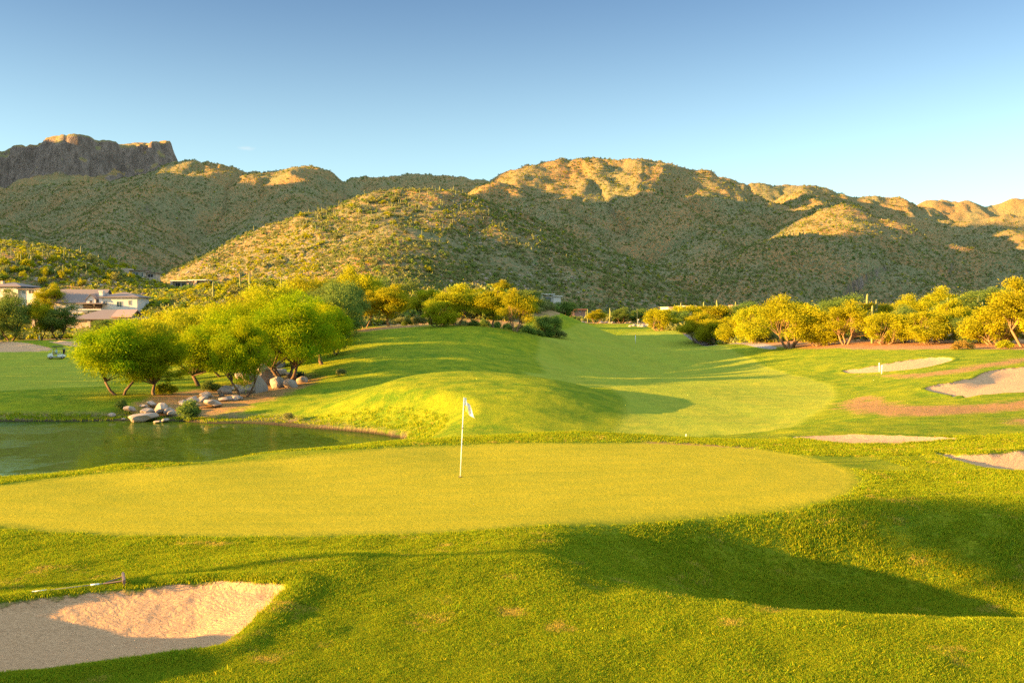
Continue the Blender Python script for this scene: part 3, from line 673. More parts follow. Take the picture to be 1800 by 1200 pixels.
# short grass over the rough
def grass_points(nn, py0, py1, pw=1.0):
    py = py0+(py1-py0)*rng.uniform(0, 1, nn)**pw; y = 5*F/(py-HZ); a = rng.uniform(-.62, .62, nn); x = a*y
    keep = (griddata(x, y, sg) < -.05-.9*rng.uniform(0, 1, nn)**1.5) & (griddata(x, y, sds) < -.03) & (griddata(x, y, sf) < -.1) & (griddata(x, y, sp) < -.2)
    x, y = x[keep], y[keep]; return x, y, griddata(x, y, Z)
tf = [gen_tuft(i, 16, .026+.005*i, .0080, .034, L_GRASS) for i in range(4)]+[gen_tuft(9, 11, .034, .0075, .036, L_STRAW)]
x1, y1, z1 = grass_points(400000, 1290, 800, .9)
kk = (y1 < 31.5) | (griddata(x1, y1, sg) < -2.2); x1, y1, z1 = x1[kk], y1[kk], z1[kk]
s1 = np.where(y1 > 31.5, .65, 1.0)*(y1/14)**.45*rng.uniform(.6, 1.25, len(x1))*(.25+1.35*fbm(x1/.8, y1/.8, 60, 3))
x2, y2, z2 = grass_points(30000, 800, 765)
s2 = (y2/14)**.55*rng.uniform(.6, 1.2, len(x2))
# taller fringe on the pond banks
nb = 26000; y3 = rng.uniform(38, 76, nb); x3 = rng.uniform(-.62, 0, nb)*y3; sq = griddata(x3, y3, sp); dq = griddata(x3, y3, sd_)
k = (sq < -.15) & (sq > -2.4) & (y3 > 52) & (dq < -.3); x3, y3 = x3[k], y3[k]; z3 = griddata(x3, y3, Z); s3 = rng.uniform(2.2, 4.8, len(x3))*np.where(x3/y3*F+900 > 380, .75, 1)
x2 = np.concatenate([x2, rng.uniform(-5, 8, 46)]); y2 = np.concatenate([y2, rng.uniform(12.6, 17.5, 46)]); kk = griddata(x2, y2, sds) < -.1; z2 = griddata(x2, y2, Z); s2 = np.concatenate([s2, rng.uniform(1.3, 2.3, 46)]); x2, y2, z2, s2 = x2[kk], y2[kk], z2[kk], s2[kk]
xa, ya, za = np.concatenate([x1, x2, x3]), np.concatenate([y1, y2, y3]), np.concatenate([z1, z2, z3])
sa = np.concatenate([s1, s2, s3])
scatter('grass', np.stack([xa, ya, za], 1), sa, rng.uniform(0, 6.28, len(xa)), np.where((fbm(xa/.7, ya/.7, 66, 3)+rng.uniform(-.12, .12, len(xa))) > .80, 4, rng.integers(0, 4, len(xa))), tf, 'short rough grass around the putting green and bunkers', 'grass')
# desert scrub on the hills
nn = 300000; y = np.exp(rng.uniform(math.log(150), math.log(2100), nn)); a = rng.uniform(-.64, .64, nn); x = a*y
bb = np.interp(a*F+900, [-900,150,250,350,450,600,700,900,985,1000,1130,1165,1300,1500,1800,2600],[195,195,165,140,125,142,150,150,172,290,285,205,152,121,100,100])
k = (y > bb+6) & (fbm(x/40, y/40, 77, 3)+.25*rng.uniform(0, 1, nn) > .42); x, y = x[k], y[k]
zh = np.where(y < 312, griddata(x, y, Z), griddata(x, y, ZH, ac2, yr2)); zh2 = np.where(y+4 < 312, griddata(x, y+4, Z), griddata(x, y+4, ZH, ac2, yr2))
k = np.abs(zh2-zh) < 5.0; x, y, zh = x[k], y[k], zh[k]
sb = [gen_bush(40+i, 34, 2.0, 1.3, .55, .30, L_OLV) for i in range(3)]+[gen_bush(50, 34, 1.8, 1.0, .5, .28, L_YEL), gen_bush(51, 34, 2.0, 1.6, .55, .3, L_GRN)]
pi_y = (y < 560) & (x/y*F+900 < 560) & (rng.uniform(0, 1, len(x)) < .6)
ss = np.minimum(.5+rng.exponential(.38, len(x)), 1.5)*(.85+y/2200)
pi = rng.choice([0, 1, 2, 3, 4], len(x), p=[.26, .26, .2, .12, .16]); pi = np.where(pi_y, 3, pi)
scatter('scrub', np.stack([x, y, zh-.1], 1), ss, rng.uniform(0, 6.28, len(x)), pi, sb, 'low desert scrub covering the hillsides', 'scrub')
# pale stones among the scrub
nn = 40000; y = np.exp(rng.uniform(math.log(260), math.log(1900), nn)); x = rng.uniform(-.6, .6, nn)*y
k = fbm(x/25, y/25, 87, 3) > .53; x, y = x[k], y[k]; zh = np.where(y < 312, griddata(x, y, Z), griddata(x, y, ZH, ac2, yr2))
def rockmesh(seed, sub=2, flat=.7, m=None):
    bm = bmesh.new(); bmesh.ops.create_icosphere(bm, subdivisions=sub, radius=.5); rg = random.Random(seed)
    pl_ = [(Vector((rg.gauss(0, 1), rg.gauss(0, 1), rg.gauss(0, 1))).normalized(), rg.uniform(.28, .42)) for _ in range(11)]
    for v in bm.verts:
        p = v.co.copy()
        for nn_, dd_ in pl_:
            e = p.dot(nn_)-dd_
            if e > 0: p -= nn_*e*.9
        q = p*6; p *= 1+.05*math.sin(q.x*1.7+seed)+.05*math.sin(q.y*2.3+q.z)
        v.co = Vector((p.x*1.25, p.y, p.z*flat))
    me = bpy.data.meshes.new('boulder'); bm.to_mesh(me); bm.free(); me.materials.append(m or M_ROCK); return me
rkm = [rockmesh(i, 1, .6) for i in range(3)]
scatter('stones', np.stack([x, y, zh], 1), rng.uniform(.6, 2.0, len(x)), rng.uniform(0, 6.28, len(x)), rng.integers(0, 3, len(x)), rkm, 'pale stones scattered over the desert slopes', 'stones')

# ------------------------------------------------------------------ trees
HERO = [gen_tree(101, 5.0, 6.8, 2, 84, 46000, .21, .036, .13, .45, M_BARK, L_LIME, .10),
        gen_tree(102, 6.0, 6.5, 1, 84, 46000, .21, .036, .14, .45, M_BARK, L_LIME, .10),
        gen_tree(103, 6.8, 9.0, 4, 105, 62000, .21, .036, .13, .4, M_BARK, L_LIME, .085)]
DARKT = gen_tree(104, 6.5, 8.0, 2, 70, 22000, .24, .07, .10, .4, M_BARK, L_GRN, .10)
YELT = [gen_tree(110, 5.2, 5.6, 2, 56, 22000, .2, .058, .17, .35, M_BARKL, L_YEL, .11), gen_tree(111, 5.8, 7.2, 4, 60, 26000, .2, .058, .17, .4, M_BARKL, L_YEL, .10),
        gen_tree(112, 5.0, 5.0, 1, 50, 20000, .2, .058, .2, .35, M_BARKL, L_YEL, .12), gen_tree(113, 4.2, 5.5, 5, 60, 22000, .2, .058, .03, .3, M_BARKL, L_YEL, .11)]
GRNT = [gen_tree(120, 5.5, 6.5, 2, 56, 22000, .2, .062, .15, .4, M_BARK, L_GRN, .11), gen_tree(121, 4.0, 6.0, 4, 52, 19000, .2, .062, .03, .3, M_BARK, L_GRN, .12)]
SHADE = gen_tree(132, 8.4, 4.6, 1, 50, 9000, .24, .08, .86, .0, M_BARK, L_GRN, .12, .04)
RUST = gen_tree(130, 4.2, 4.0, 3, 30, 7000, .22, .07, .15, .3, M_BARK, L_RUST, .12)
LIMEB = gen_tree(131, 6.0, 7.5, 3, 80, 28000, .22, .055, .08, .4, M_BARK, L_YEL, .10)
KIND = dict(H0=HERO[0], H1=HERO[1], H2=HERO[2], D=DARKT, Y0=YELT[0], Y1=YELT[1], Y2=YELT[2], Y3=YELT[3], G0=GRNT[0], G1=GRNT[1], R=RUST, L=LIMEB, S=SHADE)
WID = dict(H0=6.8, H1=6.5, H2=9.0, D=8, Y0=5.6, Y1=7.2, Y2=5.0, Y3=5.5, G0=6.5, G1=6.0, R=4, L=7.5, S=4.6)
def tree(px, d, h, wd, kind, rz, label, group, name='desert_tree', cat='tree', world=None):
    trk, crn, h0 = KIND[kind]
    q_ = {G4_: (1.18, 1.36), G3_: (1.18, 1.22), G1_: (1.18, 1.14), G2_: (1.12, 1.12), G5_: (1.12, 1.08), G6_: (1.15, 1.1)}.get(group, (1, 1)); h *= q_[0]; wd *= q_[1]
    p = world or gp(px, d); s_ = h/h0; o = empty(name, (p[0], p[1], p[2]-.05), rz); o.scale = (wd/WID[kind], wd/WID[kind], s_)
    tag(o, label, cat, group); link('trunk', trk, o); link('crown', crn, o); return o
G1_ = 'trees around the rocky pond outlet'; G2_ = 'trees behind the pond grove'; G3_ = 'golden trees on the rise behind the fairway'; G4_ = 'trees in the row right of the fairway'; G5_ = 'trees by the houses at the left'; G6_ = 'trees in the far gap behind the fairway'
TREES = [
 (214,75.5,5.2,7.2,'H0',.4,'lone forked pond tree nearest the water, leftmost of the grove',G1_),
 (272,76,4.8,5.0,'H1',1.1,'lime tree with leaning trunk just right of the forked pond tree',G1_),
 (352,86,5.0,6.6,'H1',2.6,'darker green tree on the soil slope above the boulders',G1_),
 (425,76,5.6,5.2,'H0',3.9,'yellow topped tree with trunk leaning left over the boulders',G1_),
 (503,85,6.7,9.4,'H2',.9,'biggest darkest spreading tree of the grove, above the rock grotto',G1_),
 (450,101,7.2,8.6,'H2',2.0,'deep green tree added for shade between the leaning tree and the biggest one, set back',G2_),  # set-back trees from here added for their shadows on the central slope
 (530,100,7.0,8.0,'H2',4.4,'green tree added for shade just behind the right side of the biggest grove tree',G2_),
 (395,97,6.4,7.4,'H0',1.3,'green tree added for shade, set back between the two middle pond trees',G2_),
 (568,94,5.8,6.6,'H1',1.5,'green tree added for shade behind the right flank of the biggest grove tree',G2_),  # more trees added behind the grove to close gaps in its shadow
 (572,113,6.6,8.0,'D',1.7,'dark green tree added for shade, filling the back of the grove at its right end',G2_),
 (585,121,6.6,8.0,'D',3.7,'dark tree added for shade between the right shoulder tree and the pale yellow one',G2_),
 (600,132,6.4,8.0,'G0',3.0,'green tree added for shade left of the small leaning yellow one, behind the grove',G2_),
 (255,98,6.6,7.0,'L',.3,'bright yellow tree behind the forked pond tree',G2_),
 (335,112,7.4,9.0,'L',1.9,'tall yellow tree behind the middle of the pond grove',G2_),
 (400,118,7.0,8.0,'L',4.0,'yellow tree behind the leaning pond tree',G2_),
 (475,118,8.6,10,'L',5.2,'yellow tree behind the big dark spreading tree',G2_),
 (590,106,6.8,7.2,'D',.2,'dark green tree at the right shoulder of the grove',G2_),
 (440,140,6.8,4.6,'R',.2,'rusty orange tree rising out of the yellow grove',G2_),
 (548,126,8.2,9.5,'L',2.2,'yellow tree behind the right end of the grove',G2_),
 (628,158,8.6,9.5,'Y1',.6,'tall pale yellow tree right behind the grove',G2_),
 (300,150,6.5,9,'Y3',.9,'round yellow tree in front of the reddish bank',G2_),
 (375,165,6.0,10,'Y3',2.0,'wide low yellow tree below the saguaro bank',G2_),
 (520,165,6.0,10,'Y3',3.1,'wide yellow tree below the right part of the bank',G2_),
 (450,180,6.0,9,'Y3',5.1,'yellow tree behind the rusty orange one',G2_),
 (642,140,4.6,4.0,'Y0',1.0,'small yellow tree with pale leaning trunk at the shaded slope top',G3_),
 (685,141,5.6,6.6,'Y2',2.0,'round yellow tree on one dark trunk over the far turf',G3_),
 (769,127,3.4,4.6,'Y3',.2,'small bushy yellow tree left of the forked pair',G3_),
 (806,131,4.9,5.4,'Y0',.0,'forked yellow tree on the crest of the rise',G3_),
 (867,130,5.0,4.6,'Y2',.6,'upright yellow tree with one dark reddish trunk',G3_),
 (906,126,4.7,5.4,'Y1',1.4,'multi-stemmed yellow tree at the right end of the crest',G3_),
 (752,160,4.0,5.0,'Y3',2.4,'yellow tree at the left foot of the saguaro knoll',G3_),
 (835,163,2.6,5.0,'Y3',3.4,'yellow bushy tree on the face of the saguaro knoll',G3_),
 (880,178,3.6,5.5,'Y1',4.3,'tall yellow tree right of the saguaro knoll',G3_),
 (962,150,3.0,4.6,'G1',.4,'dark green bushy tree right of the multi-stemmed yellow one',G3_),
 (925,165,3.2,5.6,'G1',1.4,'dark green tree in shade behind the multi-stemmed yellow one',G3_),
 (845,158,3.6,6.0,'G1',2.4,'dark shrubby tree behind the upright yellow trunk',G3_),
 (992,180,2.8,4.4,'G1',3.4,'small dark tree at the mouth of the far gap',G3_),
 (665,235,9.5,13,'G0',.4,'dark green tree on the bank left of the knoll',G2_),
 (700,240,9.0,12,'G0',2.4,'second dark green tree on the bank, nearer the knoll',G2_),
 (590,250,9.0,13,'G0',3.3,'dark green tree on the skyline above the tall pale yellow one',G2_),
 (1048,285,3.8,6.5,'Y0',.4,'yellow crowned small tree right of the low tan wall',G6_),
 (1092,292,4.2,7.5,'G0',.4,'dark small tree in the middle of the far gap',G6_),
 (1122,296,3.8,6.5,'G0',2.4,'dark small tree at the right of the far gap',G6_),
 (1160,210,4.6,7.0,'Y3',.4,'round dark yellow tree first in the right row',G4_),
 (1187,228,4.4,6.4,'G1',.4,'dusky green tree behind the first of the right row',G4_),
 (1205,238,5.6,8.5,'Y3',2.4,'low wide yellow tree hiding the lower part of the cream house',G4_),
 (1305,236,5.6,8.5,'G0',2.4,'green tree hiding the lower part of the pink house',G4_),
 (1226,182,4.9,6.0,'Y0',1.2,'yellow tree with a dark bent trunk, second in the right row',G4_),
 (1262,176,4.4,5.6,'Y3',2.2,'bushy yellow tree third in the right row',G4_),
 (1292,164,4.4,4.6,'Y3',3.0,'narrow bushy yellow tree fourth in the right row',G4_),
 (1328,152,5.4,5.6,'Y3',4.1,'dense yellow tree left of the great spreading one',G4_),
 (1388,136,6.3,9.2,'Y1',.5,'great spreading yellow tree with bare twisted limbs',G4_),
 (1345,160,5.6,6.6,'Y1',3.0,'yellow tree behind the left side of the great spreading one',G4_),
 (1437,133,3.9,4.8,'Y3',5.2,'olive bush-like tree just right of the twisted limbs',G4_),
 (1487,129,5.0,6.8,'Y1',2.2,'yellow tree with reddish crooked trunk left of the tall saguaro',G4_),
 (1470,158,5.8,7.5,'G0',.8,'greener tree behind the reddish crooked trunk',G4_),
 (1556,124,3.9,5.0,'Y3',.9,'feathery olive tree just right of the tall saguaro',G4_),
 (1588,126,4.2,4.6,'G0',2.9,'dark green tree on a short stout trunk',G4_),
 (1632,120,3.9,5.0,'Y3',3.9,'spreading olive yellow bushy tree between dark ones',G4_),
 (1665,124,4.6,4.6,'Y0',.9,'taller yellow tree with gaps in its crown',G4_),
 (1705,117,3.0,4.6,'G1',.1,'low bright green shrubby tree near the row end',G4_),
 (1750,112,4.4,5.4,'Y3',1.9,'feathery pale tree fanning upward near the right edge',G4_),
 (1802,106,6.6,6.4,'Y0',3.7,'tallest yellow tree cut by the right edge',G4_),
 (1850,104,5.5,6.4,'Y3',.7,'yellow tree just past the right edge',G4_),
 (1530,160,5.0,7.0,'Y3',4.4,'yellow tree behind the tall saguaro',G4_),
 (1610,170,5.6,8.5,'Y1',.1,'broad yellow tree behind the short stout trunk',G4_),
 (1690,160,5.5,8.5,'G0',.2,'broad green tree in front of the red tiled roof',G4_),
 (1655,185,7.0,9.0,'Y1',1.3,'tall yellow tree left of the red tiled roof',G4_),
 (1740,190,7.6,10,'G0',1.3,'tall green tree behind the red tiled roof',G4_),
 (1420,178,5.5,9.0,'G0',5.3,'green tree on the skyline behind the great spreading one',G4_),
 (1255,215,5.0,9.0,'Y3',3.3,'low yellow tree in front of the tan house',G4_),
 (18,188,8.8,10,'D',.8,'large dark green tree at the left edge',G5_),
 (-40,190,8.6,9.6,'D',2.8,'dark green tree just outside the left edge',G5_),
 (72,192,7.4,6.4,'Y1',.8,'yellow crowned tree with dark forked trunk by the houses',G5_),
 (104,192,6.4,8.0,'G0',1.8,'dark green tree with black trunk in front of the lower house',G5_),
 (190,205,3.6,7.4,'G1',.8,'round dark shrub tree below the tiled porch',G5_),
 (88,262,8.4,9.0,'Y1',3.8,'yellow tree beside the white house gable',G5_),
]
for t in TREES: tree(*t)
for i, (tx, ty, th_) in enumerate([(-80-2*(i % 3)-.42*(y_-70), y_, 10+i % 2) for i, y_ in enumerate(range(76, 176, 7))]+[(-79, 55, 10), (-77, 60, 11), (-79, 65, 10), (-78, 70, 11)]):  # unseen trees left of view, added to cast shade over the far fairway
    tree(0, 0, th_, 11, 'D', i, 'large unseen tree added beyond the left edge to shade the fairway', 'unseen trees placed for their shade', world=(tx, ty, H1(tx, ty)))
sh_ = tree(0, 0, 8.4, 5.2, 'S', 0, 'unseen high flat crowned tree shaped to shade the hollow', 'unseen trees placed for their shade', world=(-38.5, 9.3, H1(-38.5, 9.3))); sh_.scale = (.8, 1.9, 1)  # unseen tree, crown stretched so its shadow covers the hollow
# bushes under the tree rows
BUSH = [gen_bush(200, 2600, 2.4, 1.5, .2, .06, L_OLV), gen_bush(201, 2600, 2.2, 1.4, .2, .06, L_YEL), gen_bush(202, 3000, 2.2, 1.5, .2, .06, L_GRN), gen_bush(203, 2600, 2.2, 1.1, .16, .05, L_RUST)]
def bush(px, d, s_, k, label, group, name='shrub'):
    p = gp(px, d); o = link(name, BUSH[k], None, (p[0], p[1], p[2]-.05), (0, 0, px*.37)); o.scale = (s_, s_, s_*.9); return tag(o, label, 'shrub', group)
GB = 'shrubs under the right tree row'
rr = random.Random(5)
for i in range(30):
    px = 1175+i*22+rr.uniform(-6, 6); d = np.interp(px, [1150,1300,1400,1500,1800], [214,170,142,130,108])+rr.uniform(2, 14)
    bush(px, d, rr.uniform(.8, 1.4), rr.choice([0, 1, 1, 2, 0]), 'dusty desert shrub under the trees right of the fairway', GB)
bush(1692, 106, 1.1, 3, 'low rust red shrub on bare soil near the row end', GB); bush(1765, 104, .9, 1, 'bright low shrub under the feathery pale tree', GB)
for i in range(16):
    bush(700+i*19+rr.uniform(-5, 5), 139+rr.uniform(0, 12), rr.uniform(.8, 1.3), rr.choice([0, 2, 2]), 'dark shrub in shade behind the crest trees', 'shrubs behind the crest trees')
for i in range(18):
    bush(-5+i*10+rr.uniform(-3, 3), 200+rr.uniform(0, 14), rr.uniform(.7, 1.4), rr.choice([0, 2, 0]), 'grey green shrub along the far bunker by the houses', 'shrubs by the far bunkers')
for i in range(16):
    bush(1005+i*10+rr.uniform(-3, 3), 294+rr.uniform(0, 14), rr.uniform(.9, 1.5), rr.choice([0, 2, 0]), 'small grey shrub in the far gap behind the fairway', 'shrubs in the far gap')
bush(331, 68.4, 1.0, 2, 'leafy green shrub on the shore beside the boulders', 'shrubs on the pond shore'); bush(505, 66, .42, 0, 'small grey shrub on the sandy shore', 'shrubs on the pond shore')
bush(212, 70.8, .55, 2, 'dark shrub at the foot of the forked pond tree', 'shrubs on the pond shore'); bush(290, 77, .9, 1, 'straggly yellow shrub left of the soil slope', 'shrubs on the pond shore')
bush(370, 80, .8, 2, 'green shrub on the soil slope over the boulders', 'shrubs on the pond shore'); bush(600, 86, .5, 0, 'dry shrub at the right edge of the mulch bed', 'shrubs on the pond shore')
# agave by the grotto
ag = MB()
for i in range(34):
    an = i*2.4; el = .25+.9*(i/34); L_ = .85-.2*i/34; c, s_ = math.cos(an), math.sin(an); px_, py_ = -s_, c
    b = [(c*.05, s_*.05, .1), (c*L_*.5*math.cos(el), s_*L_*.5*math.cos(el), .1+L_*.5*math.sin(el)), (c*L_*math.cos(el), s_*L_*math.cos(el), .1+L_*math.sin(el)*1.0)]
    wv = [.07, .08, .004]; o_ = len(ag.v)
    for q, w_ in zip(b, wv): ag.v += [(q[0]+px_*w_, q[1]+py_*w_, q[2]), (q[0]-px_*w_, q[1]-py_*w_, q[2]), (q[0], q[1], q[2]-.04*(w_ > .01))]
    for k_ in range(2):
        for e in range(3): ag.f.append((o_+k_*3+e, o_+k_*3+(e+1) % 3, o_+k_*3+3+(e+1) % 3, o_+k_*3+3+e))
p = gp(528, 86.5); tag(ag.build('agave', simple('agave_leaf', (.05, .09, .05), .5, var=.2), loc=p), 'dark spiky agave at the foot of the big grove tree', 'agave')
# shrubs one can count on the slopes
SHL = [gen_bush(210+i, 520, 3.2, 2.4, .42, .16, m_) for i, m_ in enumerate((L_YEL, L_OLV, L_GRN, L_YEL))]
def slope_shrubs(n_, box, dr, sc, kinds, label, group):
    for i in range(n_):
        px, py = rr.uniform(box[0], box[2]), rr.uniform(box[1], box[3]); x_, y_ = hit(px, py, *dr); z_ = H1(x_, y_)
        if abs(CAMZ+(HZ-py)/F*y_-z_) > 3: continue
        o = link('desert_shrub', SHL[rr.choice(kinds)], None, (x_, y_, z_-.2), (0, 0, rr.uniform(0, 6.28))); q = rr.uniform(*sc); o.scale = (q, q, q*rr.uniform(.8, 1.2)); tag(o, label, 'shrub', group)
slope_shrubs(60, (0,455,290,505), (240,700), (.8,1.7), [0,0,3,1,2], 'yellow green bush on the low slope behind the white house', 'bushes on the low left slope')
slope_shrubs(46, (290,492,650,522), (200,400), (.8,1.5), [0,0,3,1,2], 'golden bush on the reddish saguaro bank', 'bushes on the reddish bank')
slope_shrubs(16, (745,507,880,545), (150,200), (.35,.8), [0,3,1], 'golden bush on the sunlit saguaro knoll', 'bushes on the knoll')
slope_shrubs(46, (450,345,770,480), (380,760), (.8,1.5), [0,3,1], 'low yellow bush on the sunlit golden hill', 'bushes on the golden hill')

# ------------------------------------------------------------------ saguaros
SAG = []
for i in range(4):
    h = 6.0; mb = sag_column(h, .26); SAG.append((mb.mesh('stem', M_CACT, True), [sag_arm(.26, h*(.42+.08*k), .75, h*(.72+.1*((k+i) % 2)), 1.2+2.6*k+i).mesh('arm', M_CACT, True) for k in range((0, 1, 2, 3)[i])]))
def saguaro(px, py, h, v, label, d=None, dr=(110, 900), thick=1.0):
    if d: x_, y_, z_ = gp(px, d)
    else:
        x_, y_ = hit(px, py, *dr); z_ = H1(x_, y_)
    o = empty('saguaro', (x_, y_, z_-.1), px*.7); s_ = h/6.0; o.scale = (s_*thick, s_*thick, s_); tag(o, label, 'cactus', 'saguaros standing above the trees')
    link('stem', SAG[v][0], o)
    for a_ in SAG[v][1]: link('arm', a_, o)
for r_ in [
 (439,524,7.0,0,'tallest bare saguaro post on the reddish bank'),(422,506,4.0,0,'short saguaro left of the tallest one on the bank'),(375,528,5.2,0,'lone saguaro at the left end of the reddish bank'),
 (494,520,5.0,0,'slim saguaro on the right half of the reddish bank'),(566,520,3.6,0,'small saguaro above the tall pale yellow tree'),(511,526,3.4,1,'small armed saguaro low on the reddish bank'),
 (789,511,2.3,0,'single slim saguaro at the left of the knoll top'),(824,508,2.2,1,'shorter saguaro close beside the thickest one on the knoll'),(832,508,2.9,2,'thick tall saguaro on the very top of the knoll'),(865,515,1.7,0,'slim saguaro at the right shoulder of the knoll')]:
    saguaro(*r_, dr=(130, 400), thick=.9)
for px, d, h, v, lab in [(1033,291,4.2,1,'saguaro beside the low tan wall in the far gap'),(1043,291,3.0,0,'shorter saguaro right of the one by the tan wall'),(1072,290,4.6,1,'tall pale saguaro in the middle of the far gap'),(1104,292,3.8,2,'armed saguaro in the right part of the far gap'),(1120,291,4.4,0,'thin saguaro near the far flag'),
 (1533,127,5.0,3,'tall armed saguaro standing in the right tree row'),(1524,160,6.6,1,'saguaro topping the trees left of the tall armed one'),(1540,158,5.6,0,'slim saguaro topping the trees right of the tall armed one'),(1579,170,4.9,0,'saguaro post above the dark stout tree'),(1665,175,6.0,1,'saguaro above the tall yellow tree at the right'),(1719,165,6.0,1,'saguaro in front of the red tiled roof'),(1618,185,4.6,0,'small saguaro left of the red tiled roof'),(1237,255,6.6,0,'saguaro above the low yellow trees by the tan house'),(1260,262,7.0,1,'armed saguaro right of the tan house'),(1197,265,6.4,0,'saguaro left of the tan house'),(1293,262,6.4,0,'saguaro in front of the pink house')]:
    saguaro(px, 0, h, v, lab, d=d, thick=.9)
SAGF = []
for i in range(3):
    h = 6.0; mb = sag_column(h, .27, 4)
    for k in range(i): a_ = sag_arm(.27, h*(.45+.1*k), .8, h*(.75+.08*k), 1+2.9*k+i); mb.add(a_.v, a_.f)
    SAGF.append(mb.mesh('saguaro', M_CACT, True))
def slope_sag(n_, box, dr, hs_, label, group, line=None):
    for i in range(n_):
        px = rr.uniform(box[0], box[2]); py = rr.uniform(box[1], box[3])
        if line: py = np.interp(px, *line)+rr.uniform(0, box[3])
        x_, y_ = hit(px, py, *dr); z_ = H1(x_, y_)
        if abs(CAMZ+(HZ-py)/F*y_-z_) > 5: continue
        o = link('saguaro', SAGF[rr.choice([0, 0, 1, 2])], None, (x_, y_, z_-.2), (0, 0, rr.uniform(0, 6.28))); q = rr.uniform(*hs_)/6*.55; o.scale = (q, q, q); tag(o, label, 'cactus', group)
slope_sag(85, (0,425,300,500), (240,800), (4.5,8), 'saguaro post on the low sunlit slope above the left houses', 'saguaros on the low left slope')
slope_sag(48, (440,360,800,450), (380,760), (4,7), 'saguaro post on the sunlit golden hill', 'saguaros on the golden hill')
slope_sag(26, (520,0,780,14), (380,760), (4,7), 'saguaro post along the crest of the golden hill', 'saguaros on the golden hill crest', ([520,590,690,740,780],[400,374,345,342,345]))
slope_sag(22, (1370,0,1440,5), (900,1250), (6,10), 'saguaro post in the small sunlit patch on the right hill', 'saguaros in the small lit patch', ([1370,1440],[414,415]))
slope_sag(30, (1465,370,1640,420), (900,1500), (6,9), 'saguaro post on the lit flank of the right hill', 'saguaros on the lit right flank')
slope_sag(40, (980,450,1400,530), (560,1100), (4,7), 'saguaro post on the shaded foot of the main hill', 'saguaros at the foot of the main hill')
# the rest of the saguaros, too many and too small to count
nn = 4600; y = np.exp(rng.uniform(math.log(540), math.log(1700), nn)); x = rng.uniform(-.6, .6, nn)*y
k = fbm(x/120, y/120, 97, 2) > .46; x, y = x[k], y[k]; zh = griddata(x, y, ZH, ac2, yr2)
scatter('saguaro_stand', np.stack([x, y, zh-.3], 1), rng.uniform(.35, .75, len(x)), rng.uniform(0, 6.28, len(x)), rng.integers(0, 3, len(x)), SAGF, 'countless far saguaros dotting the hillsides', 'saguaros')

# ------------------------------------------------------------------ boulders
BR = [rockmesh(20+i, 3, f_) for i, f_ in enumerate((.72, .8, .65, .9, .35))]
GR = 'boulders at the pond outlet'
for i, (px, py, wpx, v, lab) in enumerate([
 (229,722,21,0,'pale boulder right of the forked pond tree'),(258,729,27,1,'pale rounded boulder in front on the water edge'),(285,722,26,3,'large blocky grey boulder of the outlet'),(304,729,17,1,'pale boulder touching the leafy shore shrub'),
 (197,731,14,0,'small white boulder alone in the bank grass'),(217,735,8,1,'smallest pale stone by the bank grass'),(291,741,15,0,'round boulder standing in the water'),(277,745,15,4,'flat stone awash beside the round boulder'),
 (252,738,56,4,'wide dark slab over the outlet'),(267,712,18,2,'tan boulder behind the outlet slab'),(254,716,14,0,'small brown boulder behind the pale ones'),
 (374,712,42,4,'long flat grey boulder right of the shore shrub'),(393,704,16,2,'grey boulder behind the long flat one'),(415,702,17,0,'tan boulder at the leaning trunk'),(362,698,17,1,'orange brown boulder on the soil slope'),
 (396,692,20,3,'grey boulder mid slope among others'),(415,686,17,2,'angular boulder under the leaning tree'),(436,690,22,2,'dark boulder below the grotto'),(452,688,30,3,'big brown block at the left of the grotto'),
 (440,670,22,0,'grey boulder upper left of the grotto'),(466,674,26,3,'tall block in the middle of the grotto'),(459,656,40,4,'flat slab capping the grotto at left'),(486,660,30,4,'dark layered slab of the grotto'),
 (490,680,24,1,'brown block right of the dark grotto mouth'),(512,680,20,0,'round boulder beside the big tree trunk'),(482,648,40,4,'topmost flat slab of the grotto'),(345,715,16,0,'boulder half hidden by the shore shrub'),(322,708,14,2,'brown boulder above the shore shrub'),(424,664,18,2,'grey boulder behind the grotto slabs'),(530,672,14,1,'small boulder at the edge of the mulch bed')]):
    x_, y_ = hit(px, py, 60, 110); z_ = H1(x_, y_)
    if y_ < 69 and py > 733: z_ = WATER+.02
    s_ = wpx/F*y_*(1.45 if py < 700 else 1.12); o = link('boulder', BR[v], None, (x_, y_, z_+s_*.16*(.5 if v == 4 else 1)), (.1*(i % 3-1), .1*(i % 2), i*1.3)); o.scale = (s_*.85, s_*.85, s_*(.8 if py > 690 else 1.25)); tag(o, lab, 'boulder', GR)

for i in range(26):
    t_ = rr.random(); px = 300+t_*215+rr.uniform(-12, 12); py = 722-t_*58+rr.uniform(-10, 8); x_, y_ = hit(px, py, 60, 110); s_ = rr.uniform(.45, 1.0)
    o = link('boulder', BR[rr.choice([0, 1, 2, 3, 2])], None, (x_, y_, H1(x_, y_)+s_*.08), (rr.uniform(-.4, .4), rr.uniform(-.4, .4), rr.uniform(0, 6.28))); o.scale = (s_, s_*.9, s_*rr.uniform(.7, 1.1)); tag(o, 'grey brown rock in the loose pile lining the dry run up to the grotto', 'boulder', 'loose rocks of the pile below the grotto')
